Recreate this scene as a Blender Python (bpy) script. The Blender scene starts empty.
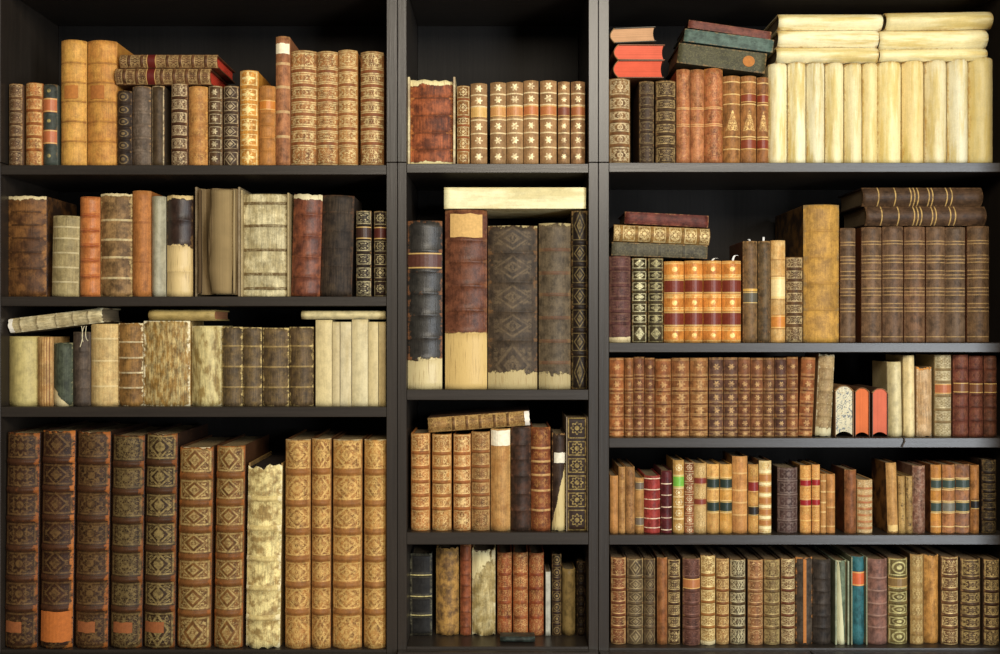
import bpy, math, random
from mathutils import Vector, Matrix, noise as mnoise

# ------------------------------------------------------------------ frame
DIST = 2.14            # camera to the front plane of the bookcases (y = 0)
CAMZ = 1.692
def S(s): return 500.0 * DIST / (DIST + s)          # pixels per metre at depth s
def PX(px, s=0.0): return (px - 500.0) / S(s)
def PZ(py, s=0.0): return CAMZ + (327.0 - py) / S(s)

scn = bpy.context.scene
col = scn.collection

# ------------------------------------------------------------------ colours and node helper
def lin(h):
    h = h.lstrip('#')
    out = []
    for i in (0, 2, 4):
        v = int(h[i:i+2], 16) / 255.0
        out.append(v / 12.92 if v <= 0.04045 else ((v + 0.055) / 1.055) ** 2.4)
    return (out[0], out[1], out[2], 1.0)

class V:
    """a value socket in a node tree, with arithmetic"""
    def __init__(s, nt, sock): s.nt, s.k = nt, sock
    def op(s, o, b=None, c=None):
        n = s.nt.nodes.new('ShaderNodeMath'); n.operation = o
        for i, v in enumerate((s, b, c)):
            if v is None: continue
            if isinstance(v, V): s.nt.links.new(v.k, n.inputs[i])
            else: n.inputs[i].default_value = v
        return V(s.nt, n.outputs[0])
    def __add__(s, b): return s.op('ADD', b)
    def __sub__(s, b): return s.op('SUBTRACT', b)
    def __mul__(s, b): return s.op('MULTIPLY', b)
    def __truediv__(s, b): return s.op('DIVIDE', b)
    def abs(s): return s.op('ABSOLUTE')
    def max(s, b): return s.op('MAXIMUM', b)
    def min(s, b): return s.op('MINIMUM', b)
    def inv(s):
        n = s.nt.nodes.new('ShaderNodeMath'); n.operation = 'SUBTRACT'; n.inputs[0].default_value = 1.0
        s.nt.links.new(s.k, n.inputs[1]); return V(s.nt, n.outputs[0])
    def smooth(s, a, b):
        n = s.nt.nodes.new('ShaderNodeMapRange'); n.interpolation_type = 'SMOOTHSTEP'
        n.inputs[1].default_value = a; n.inputs[2].default_value = b
        s.nt.links.new(s.k, n.inputs[0]); return V(s.nt, n.outputs[0])
    def line(s, at, w, soft): return (s - at).abs().smooth(w, w + soft).inv()

class NT:
    def __init__(s, name):
        s.mat = bpy.data.materials.new(name); s.mat.use_nodes = True
        s.nt = s.mat.node_tree
        s.bsdf = s.nt.nodes['Principled BSDF']
        s.tc = s.nt.nodes.new('ShaderNodeTexCoord')
    def new(s, t): return s.nt.nodes.new(t)
    def link(s, a, b): s.nt.links.new(a, b)
    def mapped(s, scale, off=(0, 0, 0)):
        m = s.new('ShaderNodeMapping')
        m.inputs['Scale'].default_value = scale; m.inputs['Location'].default_value = off
        s.link(s.tc.outputs['Object'], m.inputs[0]); return m.outputs[0]
    def noise(s, vec, scale=1.0, detail=3.0, rough=0.55, dist=0.0):
        n = s.new('ShaderNodeTexNoise')
        n.inputs['Scale'].default_value = scale; n.inputs['Detail'].default_value = detail
        n.inputs['Roughness'].default_value = rough; n.inputs['Distortion'].default_value = dist
        s.link(vec, n.inputs['Vector']); return V(s.nt, n.outputs[0])
    def mix(s, a, b, f):
        n = s.new('ShaderNodeMix'); n.data_type = 'RGBA'; n.clamp_factor = True
        for v, k in ((a, 6), (b, 7)):
            if isinstance(v, str): n.inputs[k].default_value = lin(v)
            elif isinstance(v, tuple): n.inputs[k].default_value = v
            else: s.link(v, n.inputs[k])
        if isinstance(f, V): s.link(f.k, n.inputs[0])
        else: n.inputs[0].default_value = f
        return n.outputs[2]
    def gain(s, c, v):
        n = s.new('ShaderNodeVectorMath'); n.operation = 'SCALE'
        s.link(c, n.inputs[0]); s.link(v.k, n.inputs['Scale']); return n.outputs[0]
    def finish(s, c, rough, bump=None, bdist=0.0006, metal=None, spec=0.5):
        s.link(c, s.bsdf.inputs['Base Color'])
        if isinstance(rough, V): s.link(rough.k, s.bsdf.inputs['Roughness'])
        else: s.bsdf.inputs['Roughness'].default_value = rough
        s.bsdf.inputs['Specular IOR Level'].default_value = spec
        if metal is not None: s.link(metal.k, s.bsdf.inputs['Metallic'])
        if bump is not None:
            b = s.new('ShaderNodeBump'); b.inputs['Distance'].default_value = bdist; b.inputs['Strength'].default_value = 0.8
            s.link(bump.k, b.inputs['Height']); s.link(b.outputs[0], s.bsdf.inputs['Normal'])
        return s.mat

_mats = {}
LEATHER = dict(c='#6b4a2c', c2=None, mot=0.7, motf=1.0, motif='', gold='#e0bd78', ga=0.8, bandc=None, ba=0.7,
               wear=0.35, wearc=None, streak=0.35, grain=0.35, tb=0, tt=0, tornc='#d8c494', rag=0.1, tk=0.0,
               speck=0.0, speckc='#2a170c', dirt=None, lum=1.0, sat=0.97, mz=1.0, wx=0.0, rough=0.5, vlines=0.0, vlc='#7a4c22', spec=0.22, glue=None)

def leather(P, seed=0):
    p = dict(LEATHER); p.update({k: v for k, v in P.items() if k in LEATHER})
    if p['dirt'] is None:
        q = lin(p['c']); p['dirt'] = 0.34 if q[0] * .3 + q[1] * .6 + q[2] * .1 > 0.2 else 0.65
    key = ('leather', seed % 5) + tuple(sorted((k, str(v)) for k, v in p.items()))
    if key in _mats: return _mats[key]
    N = NT('tooled_leather'); nt = N.nt
    off = ((seed % 5) * 3.17, (seed % 5) * 1.31, (seed % 5) * 7.7)
    uv = N.new('ShaderNodeUVMap'); uv.uv_map = 'pan'
    sx = N.new('ShaderNodeSeparateXYZ'); N.link(uv.outputs[0], sx.inputs[0])
    x, y = V(nt, sx.outputs[0]), V(nt, sx.outputs[1])
    at = N.new('ShaderNodeAttribute'); at.attribute_name = 'info'
    sc = N.new('ShaderNodeSeparateColor'); N.link(at.outputs['Color'], sc.inputs[0])
    band, a, rnd = (V(nt, sc.outputs[i]) for i in range(3))
    vt = V(nt, at.outputs['Alpha'])
    ax, ay = x.abs(), y.abs()
    big = N.noise(N.mapped((42 * p['motf'], 42 * p['motf'], 42 * p['motf'] * p['mz']), off), detail=5, rough=0.65)
    fine = N.noise(N.mapped((420, 420, 420), off), detail=3, rough=0.7)
    strk = N.noise(N.mapped((420, 420, 26), off), detail=3)
    med = N.noise(N.mapped((130, 130, 130), off), detail=4, rough=0.7)
    c2 = p['c2']
    if c2 is None:
        q = lin(p['c']); c2 = (q[0] * 0.62, q[1] * 0.54, q[2] * 0.5, 1.0)
    c = N.mix(p['c'], c2, big.smooth(0.4, 0.62) * p['mot'])
    if p['vlines']:
        c = N.mix(c, p['vlc'], (x * 40.0).op('SINE').smooth(0.2, 0.8) * p['vlines'])
    c = N.gain(c, (strk - 0.5) * (p['streak'] * 2.2) + 1.0)
    c = N.gain(c, (fine - 0.5) * (p['grain'] * 2.4) + p['lum'])
    c = N.gain(c, (rnd - 0.5) * 0.22 + 1.0)
    c = N.gain(c, N.noise(N.mapped((70, 70, 55), (off[1], off[0], 3.3)), detail=4, rough=0.7).smooth(0.30, 0.62) * p['dirt'] + (1.0 - p['dirt'] * 0.72))
    if p['speck']:
        c = N.mix(c, p['speckc'], med.smooth(0.54, 0.62) * p['speck'])
    # gold tooling, panel by panel
    M = None
    def put(m):
        nonlocal M
        M = m if M is None else M.max(m)
    ms = p['motif'].split('+') if p['motif'] else []
    edge = ((ax * -1.0) + 0.5).min(a - ay)
    inside = edge.smooth(0.10, 0.14)
    def floral(f, lo=0.5):
        cv = N.new('ShaderNodeCombineXYZ')
        N.link((ax * f).k, cv.inputs[0]); N.link((ay * f).k, cv.inputs[1]); N.link((rnd * 0.0 + (seed % 5) * 2.3).k, cv.inputs[2])
        return N.noise(cv.outputs[0], scale=1.0, detail=2.0, rough=0.6, dist=1.2).smooth(lo, lo + 0.07)
    r = (x * x + y * y).op('SQRT'); th = y.op('ARCTAN2', x)
    if 'frame' in ms: put(edge.line(0.07, 0.012, 0.03))
    if 'lines' in ms: put((a - ay).line(0.05, 0.012, 0.025))
    if 'dlines' in ms: put((a - ay).line(0.04, 0.01, 0.025).max((a - ay).line(0.12, 0.01, 0.025)))
    if 'floral' in ms: put(floral(8.5) * inside)
    if 'dense' in ms: put(floral(13.0, 0.47) * edge.smooth(0.03, 0.06))
    if 'scroll' in ms:
        put(floral(10.0, 0.47) * (a * 0.62 - ay).smooth(-0.04, 0.02) * edge.smooth(0.05, 0.09))
    if 'diamond' in ms or 'bigdiamond' in ms:
        k = 0.40 if 'bigdiamond' in ms else 0.33
        q = ax / k + ay / (a * 0.86)
        put(q.line(1.0, 0.05, 0.12)); put(q.smooth(0.5, 0.62).inv() * floral(14.0, 0.40).max(q.line(0.45, 0.05, 0.1)))
        if 'corner' in ms: put(floral(9.0, 0.46) * q.smooth(1.12, 1.22) * inside)
    if 'lozenge' in ms:
        q = ax / 0.36 + ay / (a * 0.8)
        put(q.smooth(0.86, 1.0).inv() * (floral(13.0, 0.5).inv() * 0.7 + 0.3))
    if 'star' in ms:
        R = 0.25
        k = (th * 6.0).op('COSINE') * 0.22 + 0.72
        put((r / R - k).smooth(-0.05, 0.08).inv())
    if 'rosette' in ms:
        k = (th * 8.0).op('COSINE') * 0.14 + 0.8
        put((r / 0.32 - k).abs().smooth(0.08, 0.16).inv()); put((r / 0.32).smooth(0.3, 0.42).inv())
    if 'oval' in ms:
        q = ((x / 0.34) * (x / 0.34) + (y / (a * 0.66)) * (y / (a * 0.66))).op('SQRT')
        put(q.line(0.9, 0.07, 0.1)); put(q.smooth(0.35, 0.45).inv())
    if 'dot' in ms: put((r / 0.2).smooth(0.5, 0.8).inv())
    if 'leaf' in ms:
        k = (th * 4.0).op('COSINE') * 0.28 + (th * 8.0).op('COSINE') * 0.12 + 0.6
        put((r / 0.36 - k).smooth(-0.05, 0.1).inv()); put(floral(7.0, 0.54) * inside * 0.7)
    if 'tree' in ms:
        q = ax / ((y / (a * -1.4) + 0.5) * 0.42 + 0.02)
        put(q.smooth(0.8, 1.0).inv() * (y / a).abs().smooth(0.62, 0.68).inv() * floral(15.0, 0.44) * a.smooth(0.7, 0.8))
    rough = V(nt, fine.k) * 0.12 + p['rough']
    metal = None
    if M is not None:
        M = M * band.inv() * (med.smooth(0.36, 0.6) * 0.75 + 0.25) * (p['ga'] * 0.95)
        c = N.mix(c, p['gold'], M)
        metal = M * 0.25
    if p['bandc']:
        c = N.mix(c, p['bandc'], band * (med.smooth(0.3, 0.6) * 0.6 + 0.4) * p['ba'])
    if p['wear']:
        wc = p['wearc'] or '#b98a52'
        w = ((x if p['wx'] else ax).smooth(0.30 if p['wx'] else 0.34, 0.5) * (0.28 + p['wx']) + band * 0.13 + vt.smooth(0.965, 1.0) * 0.3 + vt.smooth(0.0, 0.03).inv() * 0.25 + med * 0.8 + big * 0.5 - (0.2 + p['wx'] * 0.25))
        c = N.mix(c, wc, w.smooth(0.66, 0.84) * p['wear'])
    tear = None
    if p['tb'] or p['tt']:
        t = vt + (big - 0.5) * (p['rag'] * 2.0) + (med - 0.5) * p['rag'] + x * p['tk']
        tcol = N.mix(p['tornc'], '#8a6a3e', strk.smooth(0.52, 0.75) * 0.7)
        if p['tb']: tear = t.smooth(p['tb'], p['tb'] + 0.008).inv()
        if p['tt']:
            t2 = t.smooth(1 - p['tt'], 1 - p['tt'] + 0.008); tear = t2 if tear is None else tear.max(t2)
        c = N.mix(c, tcol, tear)
        if metal is not None: metal = metal * tear.inv()
    hs = N.new('ShaderNodeHueSaturation'); hs.inputs['Saturation'].default_value = p['sat']; hs.inputs['Hue'].default_value = 0.5035
    N.link(c, hs.inputs['Color']); c = hs.outputs[0]
    h = fine * 0.35 + strk * 0.5 + med * 0.3
    if M is not None: h = h - M * 0.3
    if tear is not None: h = h - tear * 1.2
    _mats[key] = N.finish(c, rough, h, 0.0009, metal, p['spec'])
    return _mats[key]

def plain_leather(c, c2=None, rough=0.5, wearc='#a9824f', wear=0.4):
    key = ('plain', c, c2, rough, wearc, wear)
    if key in _mats: return _mats[key]
    N = NT('board_leather')
    big = N.noise(N.mapped((30, 30, 30)), detail=5, rough=0.65)
    fine = N.noise(N.mapped((380, 380, 380)), detail=3)
    cc = N.mix(c, c2 or c, big.smooth(0.4, 0.6) * 0.6)
    cc = N.gain(cc, (fine - 0.5) * 0.7 + 1.0)
    cc = N.mix(cc, wearc, (big * 0.5 + fine * 0.6).smooth(0.62, 0.75) * wear)
    _mats[key] = N.finish(cc, rough, fine, 0.0005)
    return _mats[key]

def pages_mat(c, marbled=False):
    key = ('pages', c, marbled)
    if key in _mats: return _mats[key]
    N = NT('page_edges')
    s1 = N.noise(N.mapped((1500, 3, 3)), detail=3)
    s2 = N.noise(N.mapped((25, 25, 25)), detail=4)
    cc = N.mix(c, c, 0.0)
    cc = N.gain(cc, (s1 - 0.5) * 0.9 + 1.0)
    cc = N.gain(cc, (s2 - 0.5) * 0.5 + 1.0)
    if marbled:
        m = N.noise(N.mapped((95, 95, 95)), detail=4, dist=2.5)
        cc = N.mix(cc, '#5a6470', m.smooth(0.52, 0.6) * 0.85)
        cc = N.mix(cc, '#7d5a3a', m.smooth(0.4, 0.34) * 0.6)
    _mats[key] = N.finish(cc, 0.85, s1, 0.0008, spec=0.2)
    return _mats[key]

def paper_mat(c, marks=None, amt=0.6, gold=False):
    key = ('paper', c, marks, amt, gold)
    if key in _mats: return _mats[key]
    N = NT('label_leather' if gold else 'paper')
    uv = N.new('ShaderNodeUVMap'); uv.uv_map = 'pan'
    sx = N.new('ShaderNodeSeparateXYZ'); N.link(uv.outputs[0], sx.inputs[0])
    x, y = V(N.nt, sx.outputs[0]), V(N.nt, sx.outputs[1])
    n = N.noise(N.mapped((160, 160, 160)), detail=4)
    cc = N.mix(c, c, 0.0)
    cc = N.gain(cc, (n - 0.5) * 0.7 + 1.0)
    if marks:
        edge = y.abs().line(0.44, 0.025, 0.03)
        cc = N.mix(cc, marks, edge * amt)
    _mats[key] = N.finish(cc, 0.45 if gold else 0.8, n, 0.0005, spec=0.4)
    return _mats[key]

# ------------------------------------------------------------------ mesh helpers
def mesh_obj(name, verts, faces, mat, parent, smooth=False):
    me = bpy.data.meshes.new(name)
    me.from_pydata(verts, [], faces); me.update()
    me.materials.append(mat)
    if smooth: me.polygons.foreach_set('use_smooth', [True] * len(me.polygons))
    o = bpy.data.objects.new(name, me); col.objects.link(o)
    if parent is not None: o.parent = parent
    return o

def box_geo(x0, x1, y0, y1, z0, z1, b=0.0):
    """a box; with b its eight corners are chamfered along every edge"""
    if b <= 0:
        v = [(x, y, z) for z in (z0, z1) for y in (y0, y1) for x in (x0, x1)]
        return v, [(0, 2, 3, 1), (4, 5, 7, 6), (0, 1, 5, 4), (2, 6, 7, 3), (0, 4, 6, 2), (1, 3, 7, 5)]
    v, idx = [], {}
    X, Y, Z = (x0, x1), (y0, y1), (z0, z1)
    sg = (1, -1)
    for i in (0, 1):
        for j in (0, 1):
            for k in (0, 1):
                for ax in range(3):
                    q = [X[i] + sg[i] * b, Y[j] + sg[j] * b, Z[k] + sg[k] * b]
                    q[ax] = (X[i], Y[j], Z[k])[ax]
                    idx[(i, j, k, ax)] = len(v); v.append(tuple(q))
    f = []
    for ax in range(3):
        o1, o2 = [t for t in range(3) if t != ax]
        for e in (0, 1):
            ring = []
            for p, q in ((0, 0), (1, 0), (1, 1), (0, 1)):
                c = [0, 0, 0]; c[ax] = e; c[o1] = p; c[o2] = q
                ring.append(idx[(c[0], c[1], c[2], ax)])
            f.append(tuple(ring))
        for p in (0, 1):
            for q in (0, 1):
                c = [0, 0, 0]; c[o1] = p; c[o2] = q
                c0 = list(c); c1 = list(c); c0[ax] = 0; c1[ax] = 1
                f.append((idx[(*c0, o1)], idx[(*c1, o1)], idx[(*c1, o2)], idx[(*c0, o2)]))
    for i in (0, 1):
        for j in (0, 1):
            for k in (0, 1):
                f.append((idx[(i, j, k, 0)], idx[(i, j, k, 1)], idx[(i, j, k, 2)]))
    return v, f

def box(name, x0, x1, y0, y1, z0, z1, mat, parent, b=0.0008):
    v, f = box_geo(x0, x1, y0, y1, z0, z1, b)
    o = mesh_obj(name, v, f, mat, parent)
    import bmesh
    bm = bmesh.new(); bm.from_mesh(o.data); bmesh.ops.recalc_face_normals(bm, faces=bm.faces); bm.to_mesh(o.data); bm.free()
    return o

def arc(u, r, e=2.0): return r * abs(u) ** e

def spine(parent, w, h, r, bands, bh, bp, mat, rnd, amp=0.0003, rag=0.0, t=0.002, z0=0.0, seed=0.0, e=2.0):
    """the back of a book: a curved shell with raised bands, its panels mapped one by one"""
    NU = 12
    us = [-1 + 2 * i / NU for i in range(NU + 1)]
    # rows: (z, protrusion, is_band, panel centre, panel height, random)
    edges = [0.0]
    for b in bands: edges += [b * h - bh, b * h + bh]
    edges.append(h)
    rows = []
    for i in range(len(edges) - 1):
        a0, a1 = edges[i], edges[i + 1]
        isb = i % 2 == 1
        n = 6 if isb else max(4, int((a1 - a0) / 0.012))
        rv = rnd.random()
        for k in range(n):
            f0, f1 = k / n, (k + 1) / n
            rows.append((a0 + (a1 - a0) * f0, a0 + (a1 - a0) * f1, isb, a0, a1, rv, f0, f1))
    def prot(z, isb, f):
        pr = bp * math.sin(math.pi * f) ** 0.7 if isb and 0 < f < 1 else 0.0
        cap = min(z, h - z)
        if cap < 0.004: pr -= 0.0012 * (1 - cap / 0.004) ** 2
        return pr
    verts, faces, cor = [], [], []
    def pt(u, z, pr):
        q = Vector((u * w * 12, z * 30, seed))
        nz = mnoise.noise(q * 3.0) * amp + mnoise.noise(Vector((u * 3, z * 300, seed + 5))) * amp * 0.4
        zz = z
        if rag and z > h - 0.012: zz -= abs(mnoise.noise(Vector((u * 4, seed, 1.7)))) * rag * 1.7 * (1 - (h - z) / 0.012)
        if rag and z < 0.008: zz += max(0, mnoise.noise(Vector((u * 4, seed, 9.7)))) * rag * 0.8 * (1 - z / 0.008)
        k = 1 - abs(u) ** 6
        return (u * w / 2, arc(u, r, e) - pr * (0.55 + 0.45 * k) - nz, z0 + zz)
    for (za, zb, isb, a0, a1, rv, f0, f1) in rows:
        base = len(verts)
        for (z, f) in ((za, f0), (zb, f1)):
            for u in us: verts.append(pt(u, z, prot(z, isb, f)))
        for i in range(NU):
            faces.append((base + i, base + i + 1, base + NU + 2 + i, base + NU + 1 + i))
            H = (a1 - a0)
            for (ii, ff, zz) in ((i, f0, za), (i + 1, f0, za), (i + 1, f1, zb), (i, f1, zb)):
                cor.append((us[ii] / 2, (ff - 0.5) * H / w, 1.0 if isb else 0.0, H / w / 2, rv, zz / h))
    # close the shell: back face and both ends
    b0 = len(verts)
    n_front = len(rows)
    zt = z0 + h; 
    first = list(range(0, NU + 1)); last = list(range(b0 - NU - 1, b0))
    ins = []
    for idxs in (first, last):
        ids = []
        for k, i in enumerate(idxs):
            vx, vy, vz = verts[i]
            ids.append(len(verts)); verts.append((vx * (1 - 0.002 / max(w, .004)), arc(us[k], r, e) + t, vz))
        ins.append(ids)
    def add(f, v):
        faces.append(f)
        for _ in f: cor.append((0.5, 0.0, 0.0, 0.5, 0.5, v))
    for i in range(NU):
        add((first[i + 1], first[i], ins[0][i], ins[0][i + 1]), 0.0)
        add((last[i], last[i + 1], ins[1][i + 1], ins[1][i]), 1.0)
        add((ins[0][i + 1], ins[0][i], ins[1][i], ins[1][i + 1]), 0.5)
    o = mesh_obj('spine', verts, faces, mat, parent, smooth=True)
    me = o.data
    me.uv_layers.new(name='pan'); me.color_attributes.new('info', 'FLOAT_COLOR', 'CORNER')
    me.uv_layers['pan'].data.foreach_set('uv', [q for c in cor for q in c[:2]])
    ca = me.color_attributes['info']
    ca.data.foreach_set('color', [q for c in cor for q in c[2:6]])
    # merge the doubled rows so that the bands shade smoothly
    import bmesh
    bm = bmesh.new(); bm.from_mesh(me); bmesh.ops.remove_doubles(bm, verts=bm.verts, dist=1e-6); bm.to_mesh(me); bm.free()
    return o

def patch(name, parent, w, r, u0, u1, z0, z1, lift, mat, tk=0.0006, e=2.0, wob=0.0, seed=0.0):
    """a label pasted round the back of a book"""
    NU, NZ = 8, 8 if name == 'emblem' else 4
    v, f, uvs = [], [], []
    for lay in (0, 1):
        for j in range(NZ + 1):
            for i in range(NU + 1):
                u = u0 + (u1 - u0) * i / NU; z = z0 + (z1 - z0) * j / NZ
                if wob and j in (0, NZ): z += mnoise.noise(Vector((u * 3, j, seed))) * wob
                if name == 'emblem':     # a disc
                    p, q = 2 * i / NU - 1, 2 * j / NZ - 1
                    p, q = p * math.sqrt(1 - q * q / 2), q * math.sqrt(1 - p * p / 2)
                    u = (u0 + u1) / 2 + (u1 - u0) / 2 * p; z = (z0 + z1) / 2 + (z1 - z0) / 2 * q
                v.append((u * w / 2, arc(u, r, e) - lift + (tk + 0.0004 if lay else -0.0), z))
    n1 = (NU + 1) * (NZ + 1)
    I = lambda l, i, j: l * n1 + j * (NU + 1) + i
    uvp = lambda i, j: (i / NU - 0.5, j / NZ - 0.5)
    def q(ids):
        f.append(tuple(I(*k) for k in ids)); uvs.extend(uvp(k[1], k[2]) for k in ids)
    for j in range(NZ):
        for i in range(NU):
            q(((0, i, j), (0, i + 1, j), (0, i + 1, j + 1), (0, i, j + 1)))
            q(((1, i, j), (1, i, j + 1), (1, i + 1, j + 1), (1, i + 1, j)))
    for i in range(NU):
        q(((0, i + 1, 0), (0, i, 0), (1, i, 0), (1, i + 1, 0))); q(((0, i, NZ), (0, i + 1, NZ), (1, i + 1, NZ), (1, i, NZ)))
    for j in range(NZ):
        q(((0, 0, j), (0, 0, j + 1), (1, 0, j + 1), (1, 0, j))); q(((0, NU, j + 1), (0, NU, j), (1, NU, j), (1, NU, j + 1)))
    o = mesh_obj(name, v, f, mat, parent)
    o.data.uv_layers.new(name='pan').data.foreach_set('uv', [k for t in uvs for k in t])
    return o

def page_block(parent, w, h, d, r, bt, mat, sq=0.003, conc=0.18, warp=0.0, seed=0.0, t=0.002, e=2.0, y_in=0.003):
    hw = w / 2 - bt - 0.0003
    n = 10
    sec = []
    for i in range(n + 1):
        u = -1 + 2 * i / n
        sec.append((u * hw, arc(u * hw / (w / 2), r, e) + t + 0.0006))
    for i in range(n, -1, -1):
        u = -1 + 2 * i / n
        sec.append((u * hw, d - y_in - conc * 2 * hw * (1 - u * u)))
    NZ = 14 if warp else 1
    v, f = [], []
    m = len(sec)
    for j in range(NZ + 1):
        z = sq + (h - 2 * sq) * j / NZ
        for k, (x, y) in enumerate(sec):
            if warp and k > n:
                y += (mnoise.noise(Vector((x * 60, z * 9, seed))) ) * warp + mnoise.noise(Vector((x * 260, z * 4, seed))) * warp * 0.5
            v.append((x, y, z))
    for j in range(NZ):
        for k in range(m):
            a, b = j * m + k, j * m + (k + 1) % m
            f.append((a, b, b + m, a + m))
    for k in range(n):
        a, b, c2, d2 = k, k + 1, m - 2 - k, m - 1 - k
        f.append((b, a, d2, c2))
        o = NZ * m
        f.append((o + a, o + b, o + c2, o + d2))
    return mesh_obj('page_block', v, f, mat, parent)

# ------------------------------------------------------------------ the bookcases
def wood(name, c, horiz=False, rough=0.36, spec=0.5):
    N = NT(name)
    st = (6, 60, 160) if horiz else (160, 60, 5)
    g = N.noise(N.mapped(st), detail=5, rough=0.65)
    s = N.noise(N.mapped((300, 300, 300)), detail=2)
    cc = N.mix(c, c, 0.0)
    cc = N.gain(cc, (g - 0.5) * 1.0 + 1.0)
    cc = N.gain(cc, (s - 0.5) * 0.35 + 1.0)
    return N.finish(cc, rough, g, 0.0004, spec=spec)
W_V = wood('black_brown_veneer', '#2c2620'); W_H = wood('black_brown_veneer_across', '#2b251f', True)
W_B = wood('black_brown_back', '#1b1815', rough=0.75, spec=0.2)
DEPTH = 0.285
def setting(o, kind='structure'): o['kind'] = kind; return o

CASES = {  # outer edges and shelf front pixels
    'L': dict(x=(-10.5, 397.2), inner=(0.5, 386.5), shelves=[(165, 174.5), (296.5, 306), (407, 417)], bottom=650,
              label='wide black-brown bookcase on the left, four shelves of old books'),
    'C': dict(x=(397.6, 598.2), inner=(406.6, 588.6), shelves=[(163.6, 172.7), (389.7, 400), (532.5, 544.7)], bottom=646.8,
              label='narrow black-brown bookcase between the two wide ones'),
    'R': dict(x=(598.6, 1021), inner=(609, 1010), shelves=[(162.6, 172), (342.8, 352.3), (438, 447.7), (535, 544.8)], bottom=648,
              label='wide black-brown bookcase on the right, holding the white vellum books'),
}
JOIN = 162.4
def make_case(k):
    c = CASES[k]
    X0, X1 = PX(c['x'][0]), PX(c['x'][1]); I0, I1 = PX(c['inner'][0]), PX(c['inner'][1])
    root = bpy.data.objects.new('bookcase', None); col.objects.link(root); root.location = ((X0 + X1) / 2, DEPTH / 2, 0)
    root['label'] = c['label']; root['category'] = 'bookcase'; root['group'] = 'black-brown bookcases'
    ext = bpy.data.objects.new('bookcase_top_unit', None); col.objects.link(ext); ext.location = ((X0 + X1) / 2, DEPTH / 2, PZ(JOIN) + 0.0004)
    ext['label'] = {'L': 'open black-brown top unit on the wide bookcase at left',
                    'C': 'open black-brown top unit on the narrow middle bookcase',
                    'R': 'open black-brown top unit above the white vellum books'}[k]
    ext['category'] = 'bookcase'; ext['group'] = 'bookcase top units'
    def part(name, x0, x1, y0, y1, z0, z1, m, par):
        o = box(name, x0 - par.location.x, x1 - par.location.x, y0 - par.location.y, y1 - par.location.y, z0 - par.location.z, z1 - par.location.z, m, par)
        return o
    zj = PZ(JOIN)
    for (a, b) in ((X0, I0), (I1, X1)):
        part('side_panel', a, b, 0, DEPTH, 0.0, zj - 0.0004, W_V, root)
        part('side_panel', a, b, 0, DEPTH, zj + 0.0008, 2.40, W_V, ext)
    part('top_panel', I0 + .0002, I1 - .0002, 0.0005, DEPTH - .006, 2.372, 2.392, W_H, ext)
    part('back_panel', I0 + .0002, I1 - .0002, DEPTH - 0.005, DEPTH, zj + 0.001, 2.392, W_B, ext)
    part('back_panel', I0 + .0002, I1 - .0002, DEPTH - 0.005, DEPTH, 0.05, zj - 0.001, W_B, root)
    zb = PZ(c['bottom'])
    for i, (a, b) in enumerate(c['shelves']):
        part('shelf', I0 + .0002, I1 - .0002, 0.001, DEPTH - .006, PZ(b), PZ(a), W_H, root)
    part('shelf', I0 + .0002, I1 - .0002, 0.001, DEPTH - .006, zb - 0.02, zb, W_H, root)
    part('plinth', I0 + .0002, I1 - .0002, 0.02, 0.036, 0.0, 0.08, W_H, root)
    n = 1 if k == 'C' else 2
    for i in range(n):
        a = X0 + (X1 - X0) * i / n + 0.0015; b = X0 + (X1 - X0) * (i + 1) / n - 0.0015
        d = part('door', a, b, -0.020, -0.001, 0.085, zb - 0.0055, W_V, root)
for k in CASES: make_case(k)

fl = NT('oak_floor'); g = fl.noise(fl.mapped((3, 40, 40)), detail=4)
FLOOR = fl.finish(fl.gain(fl.mix('#8a6a48', '#8a6a48', 0.0), (g - 0.5) * 0.6 + 1.0), 0.5)
setting(box('floor', -2.6, 2.6, -4.6, 0.5, -0.1, -0.0002, FLOOR, None, 0))
wl = NT('wall_paint'); g = wl.noise(wl.mapped((60, 60, 60)), detail=3)
WALL = wl.finish(wl.gain(wl.mix('#b9b2a4', '#b9b2a4', 0.0), (g - 0.5) * 0.1 + 1.0), 0.9)
wr = NT('shade_wall_brown'); g = wr.noise(wr.mapped((60, 60, 60)), detail=3)
SHADE_WALL = wr.finish(wr.gain(wr.mix('#3d352d', '#3d352d', 0.0), (g - 0.5) * 0.2 + 1.0), 0.9)
setting(box('added_shade_wall', 1.046, 1.16, -0.19, 0.2998, 0, 2.9, SHADE_WALL, None, 0))  # unseen stub wall, added to shade the right-hand ends of the shelves
setting(box('wall_back', -2.6, 2.6, 0.30, 0.42, 0, 2.9, WALL, None, 0))

# ------------------------------------------------------------------ books
ROWS = {
    'L1': ('L', 165, 0.020, 'top left shelf'), 'L2': ('L', 296.5, 0.020, 'second left shelf'),
    'L3': ('L', 407, 0.020, 'third left shelf'), 'L4': ('L', 650, 0.004, 'bottom left shelf'),
    'C1': ('C', 163.6, 0.020, 'top middle shelf'), 'C2': ('C', 389.7, 0.012, 'second middle shelf'),
    'C3': ('C', 532.5, 0.012, 'third middle shelf'), 'C4': ('C', 646.8, 0.075, 'bottom middle shelf'),
    'R1': ('R', 162.6, 0.020, 'top right shelf'), 'R2': ('R', 342.8, 0.020, 'second right shelf'),
    'R3': ('R', 438, 0.020, 'third right shelf'), 'R4': ('R', 535, 0.012, 'fourth right shelf'),
    'R5': ('R', 648, 0.02, 'bottom right shelf'),
}
STYLES = {
    'gilt': dict(motif='', bands=5),
    'calf': dict(motif='', bands=5, mot=0.8),
    'flat': dict(motif='', bands=0),
    'vellum': dict(motif='', bands=0, mot=0.75, motf=0.6, streak=0.08, grain=0.12, mz=0.15, wear=0.25, wearc='#b58a3c', rough=0.45, rnd=0.42, rcap=0.018, spec=0.3),
}
BOOKS = []
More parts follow.
